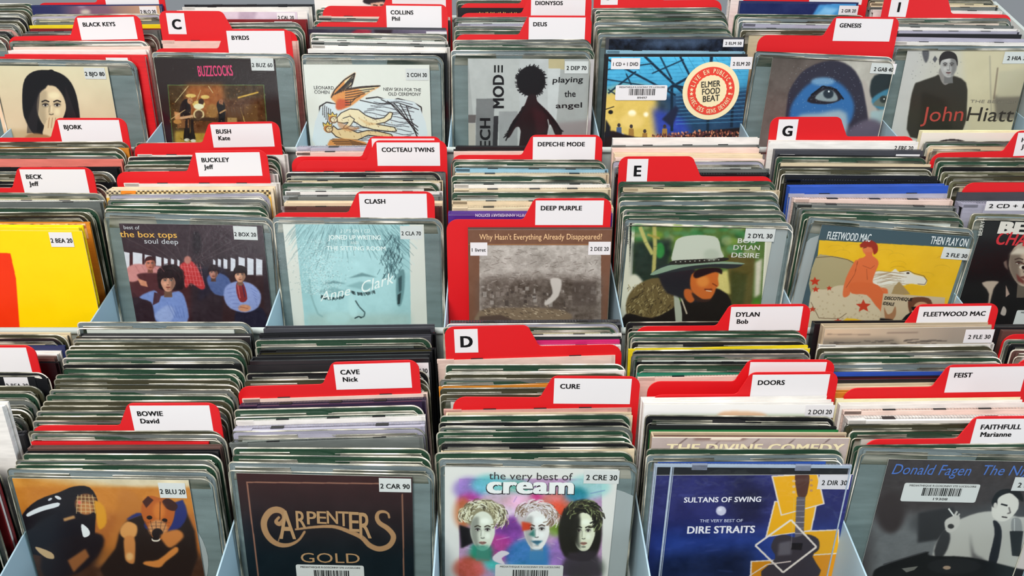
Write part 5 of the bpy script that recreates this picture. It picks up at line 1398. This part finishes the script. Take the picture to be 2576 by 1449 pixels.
# front row covers
r, o, fc = std((0, 1), (30, 1203), (474, 1208), art_dogs, [(397, 1214, 471, 1253, '2 BLU 20', 12)]); disc(r, fc, .0022, 320, 1400)
G_ = '#b98f68'
r, o, fc = std((0, 2), (594, 1190), (1037, 1200), art_gold, [(953, 1202, 1035, 1238, '2 CAR 90', 12)], [('GOLD', 758, 1414, 906, 1416, 24, G_, .3)])
# arched name: each letter stands on the arch and reaches a common curved top
nm = 'ARPENTERS'; xs = [(704, 745), (746, 772), (773, 797), (798, 822), (823, 851), (852, 878), (879, 904), (905, 935), (936, 962)]
top = [1283, 1284, 1285, 1285, 1284, 1285, 1286, 1288, 1290]; bot = [1354, 1328, 1318, 1316, 1316, 1322, 1336, 1352, 1370]
for ch, (x0, x1), y0, y1 in zip(nm[:8], xs, top, bot): write(fc, o, ch, x0, y1, x1, y1 + 1, y1 - y0, G_, .8, yb=YB - .00025)
barcode(r, fc, YB - .0004, 744, 1419, 918, 1475, '48117')
r, o, fc = std((0, 3), (1119, 1172), (1556, 1181), art_painted, [(1470, 1182, 1556, 1217, '2 CRE 30', 13)],
    [('the very best of', 1230, 1205, 1440, 1208, 18, '#3c3438', .0), ('cream', 1222, 1241, 1445, 1243, 44, '#2a2228', 3.2), ('cream', 1224, 1239, 1443, 1241, 43, '#f4f1f2', 2.2)])
o.children[2].location.y -= .00022
disc(r, fc, .0022, 1480, 1390); barcode(r, fc, YB - .0004, 1246, 1419, 1414, 1475, '60213')
# hard case with a clear lid
r = EXTRA[(0, 4)]
root, o, fc = std((0, 4), (1650, 1196), (2146, 1194), art_guitar, [(2062, 1194, 2134, 1231, '2 DIR 30', 12)],
    [('SULTANS OF SWING', 1720, 1264, 1914, 1262, 13, WHT, 1.3), ('THE VERY BEST OF', 1760, 1314, 1868, 1313, 7.5, '#c8cce0', .5), ('DIRE STRAITS', 1728, 1342, 1898, 1340, 18, WHT, 1.6)], yb=.0022, asp=.86)
m = MB(); m.box(.0008, JW - .0008, 0, .0010, 0, JH - .0004); lid = obj('case_lid', m.mesh('case_lid', M_LID), root)
m = MB(); m.box(.0005, JW - .0005, .0001, .0052, JH - .0022, JH - .0003); m.box(.0003, .0012, .0001, .0052, 0, JH); m.box(JW - .0013, JW - .0003, .0001, .0052, 0, JH)
m.box(.0118, .0132, -.0003, .0012, 0, JH - .002); m.box(.0138, .0142, -.0003, .0012, 0, JH - .002); m.box(.0015, .0022, -.0002, .0012, 0, JH - .002)
obj('lid_edge', m.mesh('lid_edge', M_CASE), root, '#a5b4c4')
for cx_ in (.027, .101):
    obj('clip', MB().box(cx_, cx_ + .011, .0, .0062, JH - .0045, JH + .0004).mesh('clip', M_CASE), root, '#8e96a8')
root, o, fc = std((0, 5), (2236, 1155), (2690, 1163), art_microphone, [(2554, 1200, 2640, 1236, '2 FAG 30', 12)],
    [('Donald Fagen', 2242, 1192, 2437, 1196, 25, '#5478c8', .2, dict(shear=.18)), ('The Nightfly', 2465, 1194, 2650, 1198, 24, '#5478c8', .2, dict(shear=.18))])
barcode(root, fc, YB - .0004, 2276, 1214, 2452, 1264, '19308')
# middle row covers
root, o, fc = std((1, 0), (-225, 579), (206, 581), art_yellow, [(122, 584, 188, 621, '2 BEA 20', 11)], yb=-.0008, asp=1.0)
root, o, fc = std((1, 1), (299, 562), (660, 567), art_bus, [(586, 568, 649, 604, '2 BOX 20', 10)],
    [('best of', 312, 576, 352, 577, 9, '#d8d4dc', .3), ('the box tops', 303, 596, 446, 598, 15, '#f0b45a', .6), ('soul deep', 364, 612, 449, 614, 12, '#d8d4dc', .2)])
root, o, fc = std((1, 2), (711, 564), (1066, 565), art_paleface, [(1006, 568, 1063, 602, '2 CLA 70', 10)],
    [('2 LP\'S ON 1 CD', 856, 585, 930, 585, 8, '#e8f0f0', .2, dict(shear=.2)), ('JOINED UP WRITING', 826, 602, 958, 603, 11, '#f2f6f6', 1.2), ('AND', 882, 614, 902, 614, 7, '#e8f0f0', .2), ('THE SITTING ROOM', 822, 629, 970, 630, 10, '#f2f6f6', .5),
     ('Anne', 806, 758, 880, 742, 22, '#f8fafa', .3, dict(shear=.5)), ('Clark', 908, 738, 990, 712, 26, '#f8fafa', .3, dict(shear=.5))])
root = EXTRA['stone']
root, o, fc = std('stone', (1178, 578), (1540, 578), art_stone, [(1183, 610, 1226, 643, '1 livret', 9), (1481, 608, 1535, 641, '2 DEE 20', 10)],
    [("Why Hasn't Everything Already Disappeared?", 1206, 603, 1514, 602, 14, '#e8c090', .0)], yb=-.0009, asp=.9)
root, o, fc = std((1, 4), (1583, 561), (1948, 572), art_hat, [(1876, 574, 1946, 608, '2 DYL 30', 11)],
    [('BOB', 1855, 611, 1900, 611, 12, '#ded8d0', .8), ('DYLAN', 1844, 628, 1910, 629, 12, '#ded8d0', .8), ('DESIRE', 1839, 647, 1909, 649, 12, '#ded8d0', .8)]); disc(root, fc, .0022, 1885, 720)
z_ = fc(1566, 562); lettering('BOB DYLAN', root, fc(1566, 562), fc(1572, 612), .0032, '#4a4c4c', .6, y=-.0003)
root, o, fc = std((1, 5), (2068, 565), (2440, 595), art_horse, [(2374, 621, 2436, 655, '2 FLE 30', 10)],
    [('FLEETWOOD MAC', 2079, 601, 2188, 608, 19, WHT, .8), ('THEN PLAY ON', 2338, 613, 2431, 620, 19, WHT, .8), ('DISCOTHEQUE', 2224, 753, 2294, 757, 8, '#1c1618', 1.5), ('IDEALE', 2220, 766, 2248, 769, 8, '#1c1618', 1.5)]); disc(root, fc, .0022, 2090, 745)
root, o, fc = std((1, 6), (2476, 549), (2820, 566), art_singer, [], [('BERRY', 2508, 586, 2700, 594, 30, '#e8dcd4', 3.5), ('CHARLY', 2500, 614, 2640, 622, 32, '#d4343c', 1.2, dict(shear=.15))])
barcode(root, fc, YB - .0004, 2558, 780, 2700, 830, None)
lettering('BERRY', root, fc(2469, 592), fc(2477, 555), .0034, '#d8d0c8', 1.2, y=.0006)
# back row covers
root, o, fc = std((2, 0), (-30, 165), (270, 168), art_woman, [(210, 170, 268, 199, '2 BJO 80', 10)])
root, o, fc = std((2, 1), (383, 145), (692, 149), art_stage, [(630, 146, 690, 178, '2 BUZ 60', 10)], [('BUZZCOCKS', 500, 192, 587, 190, 26, '#e04878', 1.2)])
root, o, fc = std((2, 2), (763, 162), (1080, 163), art_woodcut, [(1020, 172, 1078, 202, '2 COH 30', 10)],
    [('LEONARD', 790, 224, 840, 225, 8, '#2c262a', .2), ('COHEN', 791, 235, 829, 236, 8, '#2c262a', .2), ('NEW SKIN FOR THE', 965, 228, 1059, 230, 8, '#2c262a', .2), ('OLD CEREMONY', 977, 240, 1059, 241, 8, '#2c262a', .2)])
root, o, fc = std((2, 3), (1177, 147), (1495, 149), art_shaggy, [(1421, 154, 1479, 185, '2 DEP 70', 10)],
    [('playing', 1390, 208, 1466, 206, 14, '#1c181c', .6, dict(shear=.1)), ('the', 1420, 244, 1448, 243, 16, '#1c181c', .6), ('angel', 1398, 272, 1464, 270, 13, '#1c181c', .6), ('MOD', 1267, 272, 1267, 188, 28, '#1c181c', 1.6), ('ECH', 1233, 372, 1233, 297, 26, '#1c181c', 1.6)])
m = MB()
for xx in (1245, 1254, 1263): 
    a = fc(xx - 2, 182); b = fc(xx + 2, 164); m.box(a[0], b[0], YB - .0003, YB, a[1], b[1])
obj('lettering', m.mesh('lettering', M_INK), o)
root, o, fc = std((2, 4), (1531, 143), (1888, 143), art_roof, [(1538, 146, 1609, 174, '1 CD + 1 DVD', 9), (1839, 143, 1890, 174, '2 ELM 20', 9)], yb=-.0009, asp=.88)
barcode(root, fc, -.0014, 1549, 214, 1676, 252, '89497')
# round sticker
c0 = fc(1788, 229); e0 = fc(1859, 229); rad = e0[0] - c0[0]
def ring(r, n=48): return [(c0[0] + r * math.cos(2 * math.pi * i / n), c0[1] + r * math.sin(2 * math.pi * i / n)) for i in range(n)]
st = obj('round_sticker', MB().plate(ring(rad), -.0013, -.0010).mesh('round_sticker', mat('cream_paper', '#ead9ae', .5, .3)), root)
obj('red_ring', MB().plate(ring(rad * .83), -.0016, -.0013).mesh('red_ring', mat('red_print', '#dc4436', .5, .2)), st)
obj('centre_field', MB().plate([(c0[0] + (p[0] - c0[0]) * (1 + .03 * (i % 2)), c0[1] + (p[1] - c0[1]) * (1 + .03 * (i % 2))) for i, p in enumerate(ring(rad * .54))], -.0019, -.0016).mesh('centre_field', mat('cream_paper', '#ead9ae', .5, .3)), st)
def arc_text(s, r, a0, a1, cap, inward=False):
    n = len(s); 
    for i, ch in enumerate(s):
        if ch == ' ': continue
        t = R(a0 + (a1 - a0) * (i + .5) / n); h = R(abs(a1 - a0) / n * .36); sg = 1 if a1 > a0 else -1
        pa = t - sg * h; pb = t + sg * h
        if ch == 'I': pa = t - sg * h * .3; pb = t + sg * h * .3
        lettering(ch, st, (c0[0] + r * math.cos(pa), c0[1] + r * math.sin(pa)), (c0[0] + r * math.cos(pb), c0[1] + r * math.sin(pb)), cap, '#ead9ae', 1.0, y=-.0018)
arc_text('LIVE EN PUBLIC', rad * .62, 168, 32, rad * .15)
arc_text('AVEC DES GENS DEVANT !', rad * .77, 196, 356, rad * .15)
def star(a_, r_):
    t = R(a_); x, z = c0[0] + rad * .69 * math.cos(t), c0[1] + rad * .69 * math.sin(t); m = MB()
    m.plate([(x + r_ * (1 if k % 2 == 0 else .42) * math.cos(R(90 + 36 * k)), z + r_ * (1 if k % 2 == 0 else .42) * math.sin(R(90 + 36 * k))) for k in range(10)], -.0018, -.0016)
    obj('star', m.mesh('star', mat('cream_paper', '#ead9ae', .5, .3)), st)
for a_ in (176, 188, 22, 10): star(a_, rad * .075)
for i, s_ in enumerate(('ELMER', 'FOOD', 'BEAT')):
    yy = 218 + i * 18; w_ = 48 - i * 3; write(fc, st, s_, 1763 + i * 2, yy + 2, 1763 + i * 2 + w_, yy - 2, 15, '#3a3a34', 1.2, yb=-.0022)
root, o, fc = std((2, 5), (1944, 144), (2252, 155), art_eye, [(2193, 158, 2250, 187, '2 GAB 40', 10)])
root, o, fc = std((2, 6), (2284, 125), (2596, 128), art_jacket, [(2528, 130, 2590, 160, '2 HIA 30', 10)],
    [('John', 2316, 306, 2420, 304, 36, '#c44c44', .0), ('Hiatt', 2430, 304, 2546, 306, 34, '#38302c', .0), ('THE BEST OF', 2440, 258, 2556, 260, 7, '#8c8278', .2)])
# partly hidden covers behind
def strip(key, TL, TR, art, sticks=(), texts=(), asp=.85):
    rt = EXTRA[key]; yb = -.0006 / rt.matrix_world.to_scale()[1]
    o_, f_ = cover(rt, yb, TL, TR, art, asp, name='printed_cover', res=320)
    if not art: o_.color = rt.color
    for s in sticks: sticker(rt, f_, yb - .0002, *s)
    for t in texts: 
        kw = t[-1] if isinstance(t[-1], dict) else {}; tt = t[:-1] if kw else t
        write(f_, o_, *tt, yb=yb - .0002, **kw)
strip('street', (1641, 1101), (2137, 1103), art_street, [], [('THE DIVINE COMEDY', 1673, 1137, 2118, 1137, 21, '#e6d8b0', 1.6, dict(shear=.12))])
strip('doi', (1621, 1018), (2097, 1018), art_white_green, [(2028, 1019, 2095, 1051, '2 DOI 20', 11)])
strip('cav', (622, 920), (1083, 912), None, [(1018, 913, 1080, 949, '2 CAV 30', 11)])
strip('fle2', (2076, 828), (2495, 822), art_sunset, [(2430, 829, 2494, 862, '2 FLE 30', 10)])
strip('bea2', (-370, 950), (86, 948), None, [(8, 949, 78, 986, '2 BEA 30', 10)])
strip('spots', (1592, 886), (2038, 876), art_yellowspots, asp=.1)
strip('check', (264, 480), (680, 478), art_check, asp=.3)
strip('ostrip', (-180, 563), (214, 563), art_orangestrip, asp=.1)
strip('ere', (1934, 360), (2303, 362), None, [], [('2 ERE 20', 2249, 377, 2296, 378, 10)])
strip('twolab', (1955, 386), (2322, 388), None, [(1962, 388, 1998, 397), (2254, 388, 2312, 398)])
strip('livret', (2476, 518), (2820, 524), None, [(2482, 500 + 6, 2640, 530, '2 CD + 1 livret', 10)])
strip('nude', (2320, 334), (2680, 334), art_nude, [])
strip('redlab', (-10, 142), (328, 144), None, [(266, 145, 326, 175, '2 BJO 80', 9)])
strip('dusk', (80, 16), (400, 14), art_dusk, [(350, 16, 397, 42, '2 BLO 20', 9)])
strip('pinkface', (440, 30), (747, 30), art_pinkface, [(696, 32, 744, 56, '2 CAL 20', 9)])
strip('darkred', (432, 53), (742, 53), None, [(690, 54, 736, 66)])
strip('purplegrey', (775, 73), (1124, 76), art_purplegrey, [(1072, 79, 1124, 100)])
strip('hatgirl', (790, -6), (1110, -6), art_hatgirl)
strip('smoke', (1532, 98), (1874, 98), art_smoke, [(1820, 99, 1869, 118, '2 ELM 50', 7)])
strip('wave', (1862, 8), (2154, 10), art_wave, [(2112, 14, 2156, 38, '2 GIR 20', 8)])
strip('clouds', (716, 459), (1108, 461), art_clouds, [(1042, 464, 1103, 480)], asp=.6)
strip('purple', (1128, 541), (1540, 541), art_purpletext, [], [('FIFTH ANNIVERSARY EDITION', 1322, 538, 1196, 538, -7, '#e0d8ec', .6)])
# gold lamps printed on the black case
rt = EXTRA['gold']; fg = Face(rt); m = MB()
for k in range(26):
    if random.random() < .35: continue
    a = fg(1198 + k * 4, 33); m.box(a[0], a[0] + .0007, -.0004, -.0001, a[1] - .0006, a[1] + random.uniform(0, .0012))
obj('gold_print', m.mesh('gold_print', mat('gold_print', '#e8c060', .4)), rt)
rt = EXTRA['whitebox']
for k, o in list(EXTRA.items()):
    if k == 'whitebox': o['label'] = 'glossy white box standing tall among the discs, far left bin'
print('objects', len(bpy.data.objects), 'tris', sum(len(o.data.polygons) for o in bpy.data.objects if o.type == 'MESH'))
